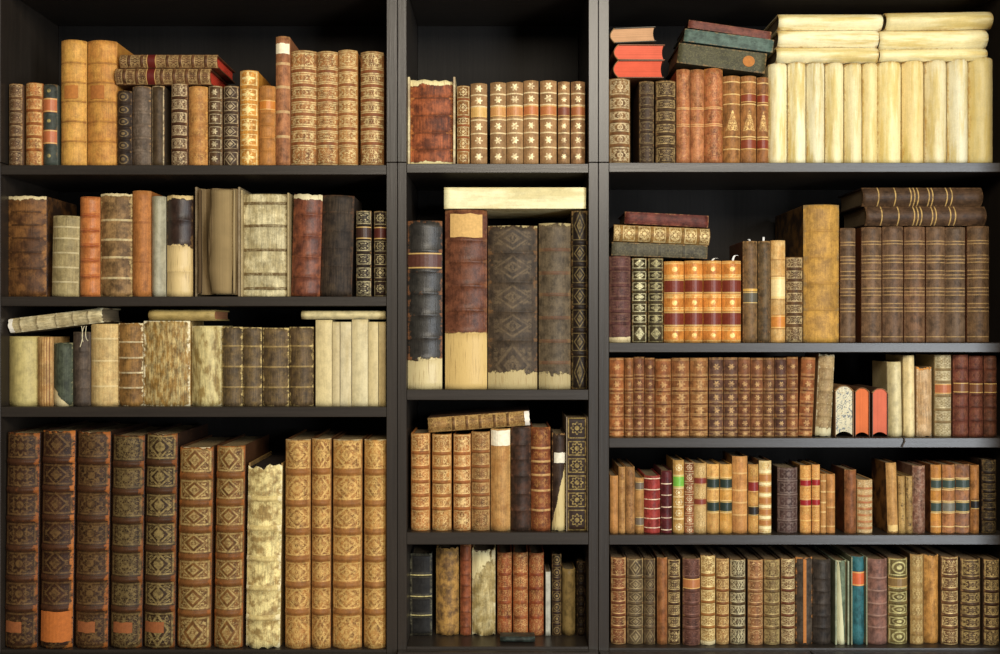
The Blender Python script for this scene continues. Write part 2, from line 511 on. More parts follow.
def b(row, x0, x1, top, c, desc, st='gilt', **k):
    d = dict(row=row, x0=x0, x1=x1, top=top, c=c, desc=desc); d.update(STYLES[st]); d.update(k); BOOKS.append(d)
def lie(row, x0, x1, y0, y1, c, desc, st='flat', dy=0.0, **k):
    d = dict(row=row, x0=x0, x1=x1, y0=y0, y1=y1, dy=dy, c=c, desc=desc, lying=True); d.update(STYLES[st]); d.update(k); BOOKS.append(d)
# ---- left bookcase, top shelf
GB = dict(motif='scroll+dlines', gold='#e8cf92', bands=6, bp=.0004, bandc='#7a3a1c')
b('L1', 9, 22.3, 83.5, '#5e4128', 'thin dark brown gilt book standing at the outer end', motif='frame+floral', gold='#c9a97a', wear=.6)
b('L1', 25.5, 42, 82.5, '#a8642c', 'tan gilt book just before the green-banded one', motif='frame+dense', gold='#e6c07a', bandc='#7d3d18')
b('L1', 43.2, 57.2, 84, '#3f453c', 'dark green book with two orange labels', bands=[.27, .45, .655, .83], bp=.0003, motif='dot', gold='#c0a860', wear=.2,
  labels=[(.275, .445, '#b2653a'), (.66, .83, '#b2653a')])
b('L1', 60, 85, 39.5, '#cb9542', 'tall yellow-tan book, outer one of the tall pair', bands=[.2, .356, .515, .665, .82], c2='#b97f38', wear=.5, wearc='#8f5724', motif='', bandc='#7d4a20', ba=.6, bp=.0014, bh=.002, labels=[(.535, .64, '#ad6c2c', None, (-.6, .5), 'leather_patch', 'reddish brown leather patch')])
b('L1', 86.5, 115.5, 40, '#c58a3a', 'tall yellow-tan book, one of a pair, touching the red-edged books', bands=[.2, .356, .515, .665, .82], c2='#b0702e', wear=.5, wearc='#8f5724', motif='', bandc='#7d4a20', ba=.6, bp=.0014, bh=.002, labels=[(.535, .64, '#a5652a', None, (-.7, .3), 'leather_patch', 'reddish brown leather patch')])
b('L1', 117, 131.3, 90.5, '#33261c', 'dark brown roundel-tooled book beneath the flat red-edged books', motif='oval', gold='#8f7448', bands=5)
b('L1', 132, 150.3, 86, '#6b5a4a', 'grey-brown book with faint stamped circles', motif='rosette+lines', gold='#57483a', bands=5, bp=.0006, wear=.5)
b('L1', 152, 164.5, 85.5, '#4b3a26', 'dark narrow book with pale vertical edge lines', bands=[], vlines=.0, motif='frame', gold='#c8b48c', ga=1.2, bt=.002, bc='#3a2e20', wear=.5)
b('L1', 171, 187.3, 83, '#54341f', 'dark brown book with bright gilt panels before the orange one', motif='frame+dense', gold='#dfc596', bands=5, bandc='#3f2415')
b('L1', 188.3, 207, 86, '#b37a3c', 'worn orange mottled book under the red-edged books', c2='#8a5526', motif='floral', gold='#d3a558', ga=.5, bands=5, bp=.0006, wear=.7, wearc='#d79c48')
b('L1', 208.5, 222, 85.5, '#5a4026', 'narrow gilt book with cross tooling, paler of a dark pair', motif='frame+star', gold='#d8c59a', bands=5)
b('L1', 223.5, 238.5, 85.5, '#493526', 'narrow dark brown book with gilt diamonds', motif='frame+diamond', gold='#c7b086', bands=5)
b('L1', 239.7, 257.8, 70, '#c9872f', 'orange-yellow book with bright gold leaf ornaments', motif='leaf+frame', gold='#f5dc96', ga=1, bands=5, bp=.0008, wear=.4)
b('L1', 259, 275.3, 85.5, '#b37434', 'short orange-tan book beside the tall thin reddish one', c2='#996029', bands=5, motif='', wear=.5, labels=[(.7, .82, '#c0762c')])
b('L1', 275.7, 289.8, 36, '#a06740', 'tall thin reddish-brown book with a white top label', bands=[.23, .42, .61, .79], c2='#8a5433', bp=.0007, bandc='#d0b07a', motif='', streak=.3, labels=[(.865, .945, '#efe2c0', None, .96, 'paper_label')])
b('L1', 290.5, 316, 50, '#96602f', 'wide banded gilt book, widest of the four tall gilt ones', **GB)
b('L1', 316.3, 337.5, 50.8, '#9a6431', 'banded gilt book next to the widest tall gilt one', **GB)
b('L1', 337.8, 357, 49.5, '#a57038', 'banded gilt book, lightest of the four tall gilt ones', **GB)
b('L1', 360.3, 383.3, 51, '#8b582c', 'banded gilt book standing apart by the side panel', **GB)
RG = dict(motif='frame+dense', gold='#c9a56a', bands=[.1, .23, .36, .49, .62, .75, .88], bp=.0006, pg='#c93f28', pshort=.001, c2='#4a2c18', dep=.15)
lie('L1', 118.6, 217, 54, 67.3, '#5d3a20', 'brown gilt book with red page edges lying uppermost', labels=[(.28, .38, '#5a1a14')], **RG)
lie('L1', 114, 210, 67.6, 84, '#5f3c22', 'brown gilt book with red page edges lying under another', labels=[(.33, .43, '#5a1a14')], **RG)
# ---- left bookcase, second shelf
b('L2', 7, 45, 195.5, '#4f3018', 'thick worn dark brown book with torn pale top', c2='#6f4721', mot=1, bands=[.28, .44, .58, .71, .84], bp=.0008, tt=.035, tb=.0, rag=.045, wear=.9, wearc='#93602c', ragz=.003, bandc='#2e1a0c', bc='#2e1e12', dep=.17)
b('L2', 50.5, 77, 215.5, '#9c8a5e', 'short beige book with pale cords', c2='#857248', bands=[.18, .36, .54, .72, .86], bandc='#cdbd92', bp=.0006, streak=.5, lean=1.5, motif='', wear=.5, wearc='#c3b080')
b('L2', 79.5, 98.8, 196.5, '#b96e34', 'bright orange leather book with red raised bands', bands=[.2, .36, .51, .66, .81], bandc='#8a2f18', bp=.002, c2='#a85c28', motif='lines', gold='#9c4020', ga=.7, wear=.35, wearc='#8a4a20', rough=.3)
b('L2', 99.5, 131.3, 193, '#8c6a40', 'broad brown book between the orange and tan spines', c2='#5d4224', mot=.9, bands=[.18, .38, .55, .74], bp=.0005, bandc='#d7c391', tt=.03, rag=.02, wear=.8, wearc='#c2a468', ragz=.002)
b('L2', 132, 150.3, 190.5, '#a8672f', 'smooth orange-brown book beside the pale grey one', bands=[.33, .7], bp=.0003, bandc='#7a421a', c2='#8f5424', motif='', wear=.3)
b('L2', 151, 164.7, 196, '#a9a288', 'narrow pale grey book', st='vellum', c2='#8e8668', wearc='#7e7558')
b('L2', 166, 192, 194.5, '#36241b', 'dark brown book torn to pale paper below', bands=[.25, .5, .75], bp=.001, tb=.49, tt=.045, rag=.06, tornc='#d3b67c', wear=.6, wearc='#8f6c40', ragz=.003, rough=.36, spec=.4)
b('L2', 196, 241, 187, '#6a5840', 'book turned fore-edge out with wavy brown pages', orient='fore', bands=[], pg='#6b583a', warp=.02, conc=-.05, bt=.0045, bc='#8b7a5c', bc2='#6a5638', dep=.15, name='limp_bound_book')
b('L2', 241.5, 290, 190, '#c2b48a', 'broad book with bare pale spine and dark cords', c2='#8c7a4e', bands=[.08, .22, .455, .69, .91], bandc='#5f4826', ba=1, bp=.0016, bh=.003, flush=True, short=.008, rshort=.006, bc='#a8946a', streak=.7, wear=.6, wearc='#6b5530', bt=.004, rnd=.1)
b('L2', 290.5, 320.5, 193.5, '#5e3020', 'reddish-brown book with torn white cap', c2='#7a4026', mot=1, bands=[.19, .385, .59, .795], bp=.0012, tt=.06, rag=.05, tornc='#d9cba0', ragz=.004, wear=.5, wearc='#97542c', rough=.4, spec=.35, lean=3)
b('L2', 318.5, 351, 195, '#2f251d', 'rough black-brown book before two small gilt ones', c2='#3d3022', bands=[.3, .48, .65, .83], bp=.0006, streak=1.0, wear=.5, wearc='#5c3a24', rough=.6, lean=3, labels=[])
b('L2', 356, 371.3, 210.5, '#2b2018', 'small black-brown gilt book next to the rough dark one', motif='frame+floral', gold='#d0bf90', bands=5, bp=.0012, labels=[(.67, .815, '#3a2318')])
b('L2', 374, 387, 211, '#2e1f16', 'small black-brown gilt book against the side panel', motif='frame+rosette', gold='#c9b684', bands=5, bp=.0012, labels=[(.67, .815, '#4d1f16')])
# ---- left bookcase, third shelf
b('L3', 6, 37, 336.5, '#b5a367', 'wide pale yellow vellum book at the outer end', st='vellum', c2='#9c8a50', name='vellum_book')
b('L3', 37.3, 52.3, 337, '#a97f48', 'narrow tan book with brown vertical stripes', st='flat', vlines=.9, vlc='#7a4620', c2='#c8a468', bands=[.3, .6], bp=.0004, wear=.3)
b('L3', 53.3, 72, 343, '#454a39', 'short grey-green book', st='flat', c2='#383c2e', wear=.7, wearc='#9a9068', tb=.12, tk=.35, rag=.06, streak=.6)
b('L3', 72.8, 89.3, 332, '#463a30', 'dark grey-brown book before the cream one', bands=[.25, .5, .74], bp=.0004, c2='#5a4a3c', wear=.3, wearc='#7a6850', streak=.5)
b('L3', 90, 117, 324, '#c9ab70', 'cream-tan book with fine vertical lines', st='flat', vlines=.25, vlc='#a07c48', c2='#b8935a', bands=[.24, .55, .82], bp=.0003, bandc='#dfc994', wear=.2, streak=.25)
b('L3', 117.3, 142.3, 323, '#86602f', 'brown book with pale frayed edges and cords', c2='#6d4a22', bands=[.22, .4, .58, .77], bp=.0008, bandc='#dccba0', ba=.6, wear=1, wearc='#dfcda0', streak=.7, ragz=.002)
b('L3', 143, 189.5, 321, '#8f6a30', 'widest book, mottled brown and cream', st='flat', c2='#d0bb80', mot=.6, motf=3.2, mz=.3, wear=1, wearc='#e6d9b4', streak=.9, rnd=.12)
b('L3', 190.3, 221, 326, '#cbb87c', 'wide yellowed vellum book beside the mottled one', st='vellum', c2='#84672e', mz=.4, motf=1.6, mot=.9, wear=.6, wearc='#e9dcae', streak=.4, name='vellum_book')
WG = dict(c2='#6b5430', bands=[.24, .5, .76], bp=.0003, bandc='#b59658', ba=.5, wear=.95, wearc='#cdb272', streak=.7, motf=1.5)
b('L3', 221.7, 242, 327, '#564631', 'worn grey-brown book touching the yellowed vellum', **WG)
b('L3', 242.5, 261.2, 327.5, '#5b4a34', 'narrowest of the four worn grey-brown books', **WG)
b('L3', 262, 288.3, 328, '#57452f', 'worn grey-brown book, widest of four alike', **WG)
b('L3', 289, 313, 327, '#59462f', 'worn grey-brown book nearest the cream vellums', **WG)
VC = dict(dirt=.22, rnd=.1, lum=1.12, st='vellum', c2='#b39f70', wearc='#8a7748', name='vellum_book', wear=.12)
b('L3', 316, 332.2, 320, '#c9b582', 'cream vellum book at the start of the cream set', **VC)
b('L3', 332.8, 340, 322, '#b7a57a', 'thinnest cream vellum book', **VC)
b('L3', 340.7, 351.5, 322, '#cbbc95', 'whitest cream vellum book', **VC)
b('L3', 352.2, 368, 319.5, '#c3b48a', 'cream vellum book under the flat one, widest but one', **VC)
b('L3', 368.6, 378.4, 322, '#b5a274', 'cream vellum book, last but one before the panel', **VC)
b('L3', 379, 386, 322, '#a8905e', 'tan-cream vellum book against the side panel', **VC)
lie('L3', 9, 104, 319, 333.6, '#a8966c', 'frayed cream book with stitched cords lying tilted', dy=-11.4, bands=[.12, .3, .5, .68, .84], bandc='#5d4a2c', bp=.0008, bh=.0016, c2='#c7b78c', mot=.9, wear=.9, wearc='#ddd0a8', ragz=.006, streak=.6, amp=.0012, bc='#4a3826', dep=.11, labels=[(.004, .05, '#e6dfcf', None, .92, 'torn_scrap', 'torn white paper at the end')])
lie('L3', 148, 214.5, 310, 320.8, '#b49a5c', 'yellowed vellum book lying above the mottled one', st='vellum', c2='#9c8244', motf=1.5, wear=.6, wearc='#7d6434', dep=.12, name='vellum_book', pg='#a8704a')
lie('L3', 301, 385.5, 311, 319.4, '#c9b988', 'thin cream vellum book lying across the cream set', st='vellum', c2='#b8a470', dep=.12, name='vellum_book')
# ---- left bookcase, bottom shelf
FO = dict(hb=True, bh=.0055, bp=.0034, lean=3.0, dep=.24, pg='#8a7450', grain=.5, wear=.55, wearc='#a8591a', bw='#8f5526', bwa=.5, name='folio_book', rag=.04, ragz=.002)
DK = dict(wx=.06, bc='#2c1a0e', motif='frame+rosette+floral', gold='#866436', ga=.5, bands=[.185, .325, .465, .6, .735, .865], bandc='#4b2a14', **FO)
SL = lambda u=(-.7, .4): (.075, .125, '#8a4f26', None, u, 'shelf_label', 'small brown shelf label')
b('L4', 1.5, 35.3, 433, '#371f0f', 'tall black-brown folio at the outer end', labels=[SL((-.9, .2))], **{**DK, 'wear': .6})
b('L4', 39, 71, 431, '#351c0e', 'tall black-brown folio with large orange patch at the foot', labels=[(.03, .17, '#b06225', None, (-.95, .95), 'leather_patch', 'worn orange leather patch')], **{**DK, 'motif': 'frame+diamond+floral', 'wear': .85, 'wearc': '#b5641f'})
b('L4', 74, 106.3, 432, '#38210f', 'tall black-brown folio beside the orange-footed one', labels=[SL((-.8, .35))], **{**DK, 'wear': .75})
b('L4', 109.3, 140.5, 435.5, '#36230f', 'dark folio with dense dull gilt panels, small label', labels=[SL((-.75, .5))], **{**DK, 'motif': 'frame+rosette+dense', 'gold': '#8c7444', 'ga': .6, 'wear': .4})
b('L4', 143, 173.5, 434, '#362310', 'dark folio with gilt diamonds and small label', labels=[SL((-.9, .4))], **{**DK, 'motif': 'frame+diamond+floral', 'gold': '#a58c54', 'ga': .7, 'wear': .4})
GD = dict(motif='frame+diamond+corner', bc='#4a2c14', gold='#b89c60', ga=.9, bands=[.175, .325, .455, .59, .72, .855], bandc='#7a4820', **FO)
b('L4', 176.5, 209.5, 447, '#6d461c', 'brown folio with gilt diamonds and frayed cap', **{**GD, 'wear': .5, 'ragz': .006})
b('L4', 213.3, 241.5, 446, '#70481d', 'brown folio with gilt diamonds next to the peeling one', **{**GD})
b('L4', 245.2, 279.3, 464, '#dfca88', 'cream folio with peeling brown skin', c2='#8c6a34', mot=.85, motf=1.3, bands=[.165, .325, .485, .65, .81], bandc='#c9b070', ragz=.014, wear=.8, wearc='#efe0b0', streak=.6, amp=.0024, bp=.005, bh=.006, lean=2.5, dep=.22, pg='#2a2018', pshort=.004, name='folio_book', bc='#7a6038')
OR = dict(motif='frame+bigdiamond+dense', bc='#5a3818', gold='#d6ac62', ga=.9, bands=[.175, .305, .43, .56, .695, .845], bandc='#8a5628', bh=.005, bp=.003, hb=True, dep=.23, pg='#8a7450', lean=.6, wear=.3, name='folio_book', tt=.006, rag=.01)
b('L4', 284.5, 309.7, 440, '#96612a', 'orange folio with diamond panels beside the peeling folio', **OR)
b('L4', 311.2, 330.3, 439, '#945f29', 'narrowest orange folio with diamond panels', **OR)
b('L4', 332.2, 361.2, 440, '#9a662c', 'widest orange folio with diamond panels', **OR)
b('L4', 363.5, 385.5, 440, '#9c682c', 'orange folio with diamond panels by the side panel', **OR)
# ---- middle bookcase, top shelf
b('C1', 407.6, 455.5, 77, '#8a4420', 'wide ragged red-brown book with torn pale edges', c2='#5c2a14', mot=1, bands=[.185, .375, .575, .78], bp=.0008, bandc='#4a2412', tt=.07, tb=.03, rag=.05, tornc='#dccb94', flush=True, bc='#c8b88a', bt=.0045, wear=.8, wearc='#b86e30', ragz=.005, streak=.9, rnd=.1, short=.004)
b('C1', 457, 469.6, 85.5, '#8a5c2c', 'thinnest gilt book, with rosettes, by the ragged one', motif='frame+rosette', gold='#ecd8a0', bands=[.19, .35, .5, .61, .83], bandc='#8a3a1c', bp=.0006)
ST = dict(motif='star', gold='#f2dfae', ga=1, bands=[.21, .385, .55, .715, .855], bandc='#e8d2a0', ba=.9, bp=.0004, bh=.0014, wear=.2, c2='#8c6540')
for (xa, xb, tp, cc, lc, ds) in [
    (470.6, 487, 83, '#97724a', '#c9a05c', 'star-tooled book with a yellowish label'),
    (490.3, 506, 82, '#98744c', '#bf8a50', 'second star-tooled book, standing after a dark gap'),
    (506.4, 523, 81.5, '#98744c', '#b87c48', 'third star-tooled book, with a slightly frayed cap'),
    (523.6, 538.4, 80.2, '#9a734a', '#b36c3c', 'fourth star-tooled book, leaning slightly, orange label'),
    (540.2, 556.6, 80.2, '#9a734a', '#b06c3c', 'fifth star-tooled book, broadest near the end'),
    (558, 569.6, 81.4, '#956e46', '#7a4430', 'narrow star-tooled book with a dark brown label'),
    (571, 585, 81.2, '#8c6440', '#9c5c34', 'last star-tooled book, against the side panel')]:
    b('C1', xa, xb, tp, cc, ds, labels=[(.585, .705, lc)], **ST)
# ---- middle bookcase, second shelf
b('C2', 407.6, 442, 220.5, '#2a2621', 'black book with torn pale foot', c2='#2f2c26', bands=[.18, .305, .44, .57, .7, .82], bp=.0012, tb=.175, rag=.05, tornc='#c9b684', wear=.5, wearc='#a5663a', rough=.36, spec=.45, labels=[(.715, .81, '#4f2c20')], name='folio_book', dep=.2)
b('C2', 445, 487, 209.5, '#57301f', 'tall red-brown book with a tan label on top', c2='#6a3c26', bands=[.315, .44, .575, .71, .83], bp=.0015, tb=.31, rag=.015, tornc='#c9a868', wear=.35, wearc='#90603a', labels=[(.845, .975, '#c8a060', None, (-.75, .78), 'paper_label', 'large tan paper label')], name='folio_book', dep=.2, rough=.35)
b('C2', 488, 537.3, 225.5, '#3b2f23', 'widest blackish book with blind-stamped diamonds', c2='#4a3b2a', motif='diamond+corner', gold='#6a5840', ga=.7, bands=[.3, .475, .655, .835], bp=.0012, tb=.1, rag=.05, tornc='#b09c6c', wear=.6, wearc='#7a5430', tt=.012, name='folio_book', dep=.2)
b('C2', 539, 571, 223, '#4f4231', 'grey-brown book between the widest and the narrow dark one', c2='#5e4f3a', bands=[.16, .29, .43, .57, .7, .84], bp=.0009, bandc='#64402a', tb=.09, rag=.06, tornc='#a8966a', wear=.55, wearc='#7d6240', tt=.012, name='folio_book', dep=.2)
b('C2', 571.6, 588, 210.5, '#21170f', 'narrow black book with gilt lozenges by the panel', motif='frame+diamond', gold='#7c683e', bands=[.2, .33, .46, .58, .7, .82], bp=.0015, name='folio_book', dep=.2)
lie('C2', 444, 586, 187.5, 208.6, '#f0e6b4', 'cream vellum book lying across the tall dark ones', st='vellum', rnd=.05, dirt=.15, c2='#c2ae70', dep=.2, name='vellum_book')
# ---- middle bookcase, third shelf
HG = dict(motif='frame+dense', bands=[.23, .365, .505, .65, .8], bandc='#8a4c22', bp=.0012)
b('C3', 411, 429.8, 433.5, '#a5652c', 'light orange gilt book at the outer end', gold='#e9c07a', **HG)
b('C3', 432, 451.3, 434.5, '#a1692f', 'orange-tan gilt book, second of the gilt four', gold='#e6c27e', **HG)
b('C3', 453.4, 470.8, 434.5, '#a0602a', 'orange gilt book with gold crosses, third of four', gold='#edcb88', **{**HG, 'motif': 'frame+dense+star'})
b('C3', 471.4, 490, 432, '#80552c', 'darkest of the four gilt books, by the white-topped one', gold='#c9a468', **HG)
b('C3', 490.8, 510.3, 429, '#b5854a', 'mottled tan book with a white top label', st='flat', c2='#a06c34', mot=.8, wear=.4, wearc='#d9b878', labels=[(.835, .985, '#e9dfc2', None, .97, 'paper_label')])
b('C3', 511, 530.8, 427, '#2f2119', 'dark brown book under the end of the flat book', c2='#4b2e20', bands=[.2, .36, .53, .69, .83], bp=.001, wear=.6, wearc='#6d4830')
b('C3', 531.2, 550.4, 427.5, '#6a3218', 'red-brown book with gold flowers', c2='#7d421f', motif='dot+floral', ga=.5, gold='#c08a48', bands=[.2, .39, .54, .67, .8], bandc='#d0a868', bp=.0006, wear=.5, wearc='#a8682f')
b('C3', 552, 565.3, 433, '#33241a', 'tattered book with a white label and torn cream spine', st='flat', tb=.38, tk=-.62, rag=.1, tornc='#c0aa74', amp=.0014, ragz=.005, wear=.5, labels=[(.695, .8, '#d8d0b8', None, (-.7, .98), 'paper_label')])
b('C3', 566, 588, 417, '#2a1a10', 'tall black slipcase with gold rosettes and pale rim', motif='frame+rosette', gold='#a58a4c', bands=[.2, .35, .5, .65, .8], bp=.0, bh=.001, flush=True, bt=.0016, bc='#8f8068', bc2='#8f8068', wear=.1, rnd=.03, name='slipcase', cat='slipcase')
lie('C3', 428.3, 531, 418.5, 433.3, '#8a6233', 'ragged brown gilt book lying tilted', dy=-7.5, motif='dense+frame', gold='#c9a25e', bands=[.25, .38, .51, .65, .78], bandc='#3a2414', bp=.0008, c2='#5c3a1c', wear=.7, wearc='#c09a60', ragz=.006, bc='#2a1c12', dep=.15, labels=[(.945, .995, '#e8e0d0', None, .95, 'torn_scrap', 'torn white paper at the end')])
# ---- middle bookcase, bottom shelf
b('C4', 410.5, 432, 554, '#1d1b18', 'black book with thin gold lines', bands=[.25, .48, .74], bp=.0003, bh=.0012, bandc='#b9a86c', ba=1, motif='frame', gold='#57503c', ga=.5, wear=.4, wearc='#8a8468', rnd=.1)
b('C4', 436, 459, 548, '#9a7136', 'stained tan book beside the thin reddish one', st='flat', c2='#523a28', mot=.8, motf=1.2, wear=.6, wearc='#c49a58', ragz=.004)
b('C4', 460.3, 471, 545, '#7a3c20', 'thin reddish-brown book with fine bands', bands=[.1, .26, .42, .55, .67, .83], bp=.0006, bandc='#5a2814', c2='#8a4a28')
b('C4', 472, 495.3, 549, '#9c8550', 'crumpled cream parchment book', st='flat', c2='#c5b280', mot=.8, amp=.0042, ragz=.012, wear=.6, wearc='#ddd0a4', streak=.6, tt=.22, rag=.12, tk=-.25, tornc='#d8c894', rnd=.2, scraps=[(.9, .99, -.03, .004, '#b8a880')])
SO = dict(motif='dense', gold='#c9985a', ga=.85, bands=[.22, .4, .57, .74], bp=.0003, wear=.3)
b('C4', 497.3, 511.8, 553, '#873f1a', 'orange speckled gilt book next to the crumpled one', **SO)
b('C4', 513, 528, 553, '#8f4a20', 'lightest of three orange speckled gilt books', **{**SO, 'gold': '#d8a868'})
b('C4', 529.2, 543.8, 553.5, '#833a18', 'orange speckled gilt book before the white pamphlet', **SO)
b('C4', 545.6, 550.3, 572, '#b0aa98', 'thin white pamphlet', st='vellum', rnd=.02, name='pamphlet', cat='pamphlet', wear=0, c2='#a09a88')
b('C4', 552, 561.3, 554.5, '#2e1c12', 'narrow black-brown gilt book after the pamphlet', motif='oval+frame', gold='#a08450', bands=[.14, .28, .42, .56, .7, .86], bp=.0004)
b('C4', 562.5, 575.3, 569.5, '#8d7444', 'short plain tan book', st='vellum', c2='#7d6438', wear=.2)
b('C4', 576.8, 586, 562, '#20150e', 'very dark gilt book against the side panel', motif='oval', gold='#5c4a2c', bands=[.14, .28, .42, .56, .7, .86], bp=.0004)
lie('C4', 500, 535, 637.6, 642.3, '#20241f', 'small dark green booklet lying in front of the speckled books', s=.022, dep=.036, bc='#1f2620', c2='#3d4a40', bwa=.6, bw='#5f6a5a', wear=.6, wearc='#66705e', name='booklet', cat='booklet', bt=.001)
# ---- right bookcase, top shelf
b('R1', 609.5, 630.3, 78, '#7d5a34', 'light brown gilt book at the outer end', motif='frame+scroll', gold='#dcc597', bands=[.22, .36, .5, .63, .79], bp=.001, bandc='#6b3d20')
b('R1', 639.3, 654, 81, '#433224', 'narrower of two dark brown gilt books', motif='floral+frame', gold='#8f7a54', bands=[.23, .39, .53, .69, .83], bp=.0012)
b('R1', 656, 676, 80.3, '#46321f', 'wider of two dark brown gilt books', motif='frame+scroll', gold='#b89a64', bands=[.22, .36, .5, .65, .79], bp=.0015)
TB = dict(motif='floral', ga=.38, gold='#d8a468', bands=[.4, .42, .58, .595], bp=.0002, bh=.0009, bandc='#dcb070', c2='#8a4c28', streak=.3, wear=.35, rough=.4)
b('R1', 676.6, 689.8, 69, '#a3623a', 'terracotta book touching the wider dark gilt book', **TB)
b('R1', 690.5, 704, 69.2, '#a3643c', 'middle one of three smooth terracotta books', **TB)
b('R1', 704.6, 723, 68, '#a35e34', 'widest terracotta book, with a black stain', **{**TB, 'speck': .25, 'wear': .6, 'wearc': '#c07a30'})
TR = dict(motif='tree', gold='#e8c078', ga=1, bands=[.17, .31, .68, .79, .93], bp=.0003, bh=.0012, bandc='#e0bc78', ba=.8, c2='#80502a', wear=.3)
b('R1', 723.6, 740.4, 75.5, '#96622f', 'tan book with a gold tree emblem', **TR)
b('R1', 740.8, 756.5, 75.7, '#94602f', 'book with gold emblem between two red labels, wider', labels=[(.165, .29, '#7d3a20'), (.7, .8, '#7d3a20')], **TR)
b('R1', 756.9, 768.3, 77, '#8a552a', 'narrow book with gold emblem, beside the first vellum', labels=[(.165, .29, '#7a3018'), (.7, .8, '#7a3018')], **TR)
VW = dict(st='vellum', c2='#d0b468', wearc='#a8742a', name='vellum_book', wear=.62, mot=.85, motf=1.1, mz=.12, dirt=.1, lum=.86, sat=1.0)  # edge wear is yellowed folds, deepened to carry shading at the joints
for q, (xa, xb, tp, cc, ds) in enumerate([
    (769.3, 787.8, 63, '#f0e4b8', 'upright vellum book next to the red-labelled books'),
    (788.8, 806.6, 62, '#f2e8c0', 'second upright vellum book'),
    (807.6, 825.4, 62.5, '#f3e8c0', 'third upright vellum book'),
    (826.4, 844.6, 62.5, '#efdfae', 'fourth upright vellum book'),
    (845.6, 862.9, 63, '#eedeac', 'fifth upright vellum book'),
    (863.3, 878, 62.8, '#ead59c', 'narrowest upright vellum book, sixth in the row'),
    (879, 902.6, 61.2, '#e6d6a0', 'widest upright vellum book, in two-tone yellow'),
    (903.8, 925.4, 60.4, '#e9cf92', 'orange-stained upright vellum book after the widest'),
    (926.8, 948.3, 60, '#ecdcae', 'upright vellum book, third from the end'),
    (949.3, 970, 59, '#e2d8b4', 'greyest upright vellum book, last but one'),
    (970.6, 995, 57.2, '#d8c48a', 'last upright vellum book, speckled, at the dark end')]):
    b('R1', xa, xb, tp, cc, ds, **VW)
lie('R1', 777, 879.3, 46.3, 61.7, '#eddfae', 'flat vellum book, lowest of the pile by the green books', dep=.15, **VW)
lie('R1', 778.5, 879.6, 29, 46, '#f1e6bc', 'flat vellum book, middle of the pile by the green books', dep=.15, **VW)
lie('R1', 779, 883.5, 12.8, 28.7, '#efe2b4', 'flat vellum book, topmost of the pile by the green books', dep=.15, **VW)
lie('R1', 880.3, 988, 48.8, 60.6, '#e6d7a2', 'flat vellum book, lowest of the pile at the dark end', dep=.15, dy=-1.2, **VW)
lie('R1', 880.4, 989, 29.2, 48.3, '#ecdfae', 'flat vellum book, middle of the pile at the dark end', dep=.15, dy=-1.2, **VW)
lie('R1', 887, 994, 11.4, 28.8, '#ecdba4', 'flat vellum book, topmost of the pile at the dark end', dep=.15, dy=-1.6, **VW)
RE = dict(orient='head', len=.15, conc=.1, bands=5, bp=.0008, bt=.0018, sq=.001)
lie('R1', 612.8, 664, 60.2, 78, '#5b3a24', 'red-edged book lying lowest, pages towards the room', pg='#c9563c', **RE)
lie('R1', 613.3, 665, 44.3, 59.9, '#7a4a2a', 'red-edged book lying under the cream-edged one', pg='#cc5f46', dy=.4, **RE)
lie('R1', 609.6, 656, 28.4, 43.3, '#6a5a42', 'cream-edged book lying over the two red-edged ones', pg='#b98e68', bc='#4a4438', dy=-2.0, **RE)
lie('R1', 676.8, 765.5, 42.5, 62.5, '#403c28', 'olive-green patterned book lying lowest, round gold emblem', dy=11.2, motif='dense', gold='#6a6444', ga=.5, bands=[], rnd=.03, c2='#35331f', dep=.15, labels=[(.735, .87, '#a5682c', None, (-.55, .55), 'emblem', 'round gold emblem')])
lie('R1', 683.6, 773.5, 28.4, 41, '#4e6054', 'teal-green book lying between olive and maroon ones', dy=11.6, bands=[], rnd=.04, c2='#44564a', dep=.15, bc='#3c4c42')
lie('R1', 688, 771.5, 19.8, 27.4, '#5a2c22', 'thin maroon book lying on the teal-green one', dy=12.2, bands=[], rnd=.05, c2='#6e3a2c', dep=.15, bc='#2c1a14')
# ---- right bookcase, second shelf
b('R2', 609.6, 630.8, 256, '#553430', 'purplish-brown worn gilt book at the outer end', motif='frame+floral', gold='#7e5c48', ga=.7, bands=[.22, .36, .51, .66, .85], bp=.0012, tb=.06, rag=.02, tornc='#cdb98c', wear=.4, wearc='#8a5c48')
GD2 = dict(motif='frame+lozenge', gold='#d9cfa0', ga=1, bands=[.22, .345, .475, .6, .73, .86], bp=.001)
b('R2', 632, 646.7, 258, '#41361f', 'black-gold diamond book beside the purplish one', **GD2)
b('R2', 648, 663.3, 258, '#3b301c', 'black-gold diamond book beside the orange set', **{**GD2, 'gold': '#b5a878'})
OB = dict(motif='dot+dlines', gold='#f2cc7c', ga=.9, bands=[.185, .39, .59, .79], bp=.0003, bh=.0014, bandc='#d8a658', c2='#a85e1e', wear=.25, wearc='#d28a38', rough=.3)
for xa, xb, tp, ds, mk in [(664.3, 684.2, 261.3, 'orange book with two maroon labels, first of four', []),
                       (684.8, 703, 260.7, 'orange book with two maroon labels, second of four', []),
                       (703.5, 721.6, 260.7, 'orange maroon-labelled book with a short white slip on top', [(0, .012, .012, '#d8d2c4')]),
                       (722.2, 741.3, 260.7, 'orange maroon-labelled book with a curling white slip', [(.2, .018, .010, '#d8d4cc')])]:
    b('R2', xa, xb, tp, '#c67a2c', ds, labels=[(.2, .38, '#6b2a1a'), (.6, .78, '#6b2a1a')], marks=mk, **OB)
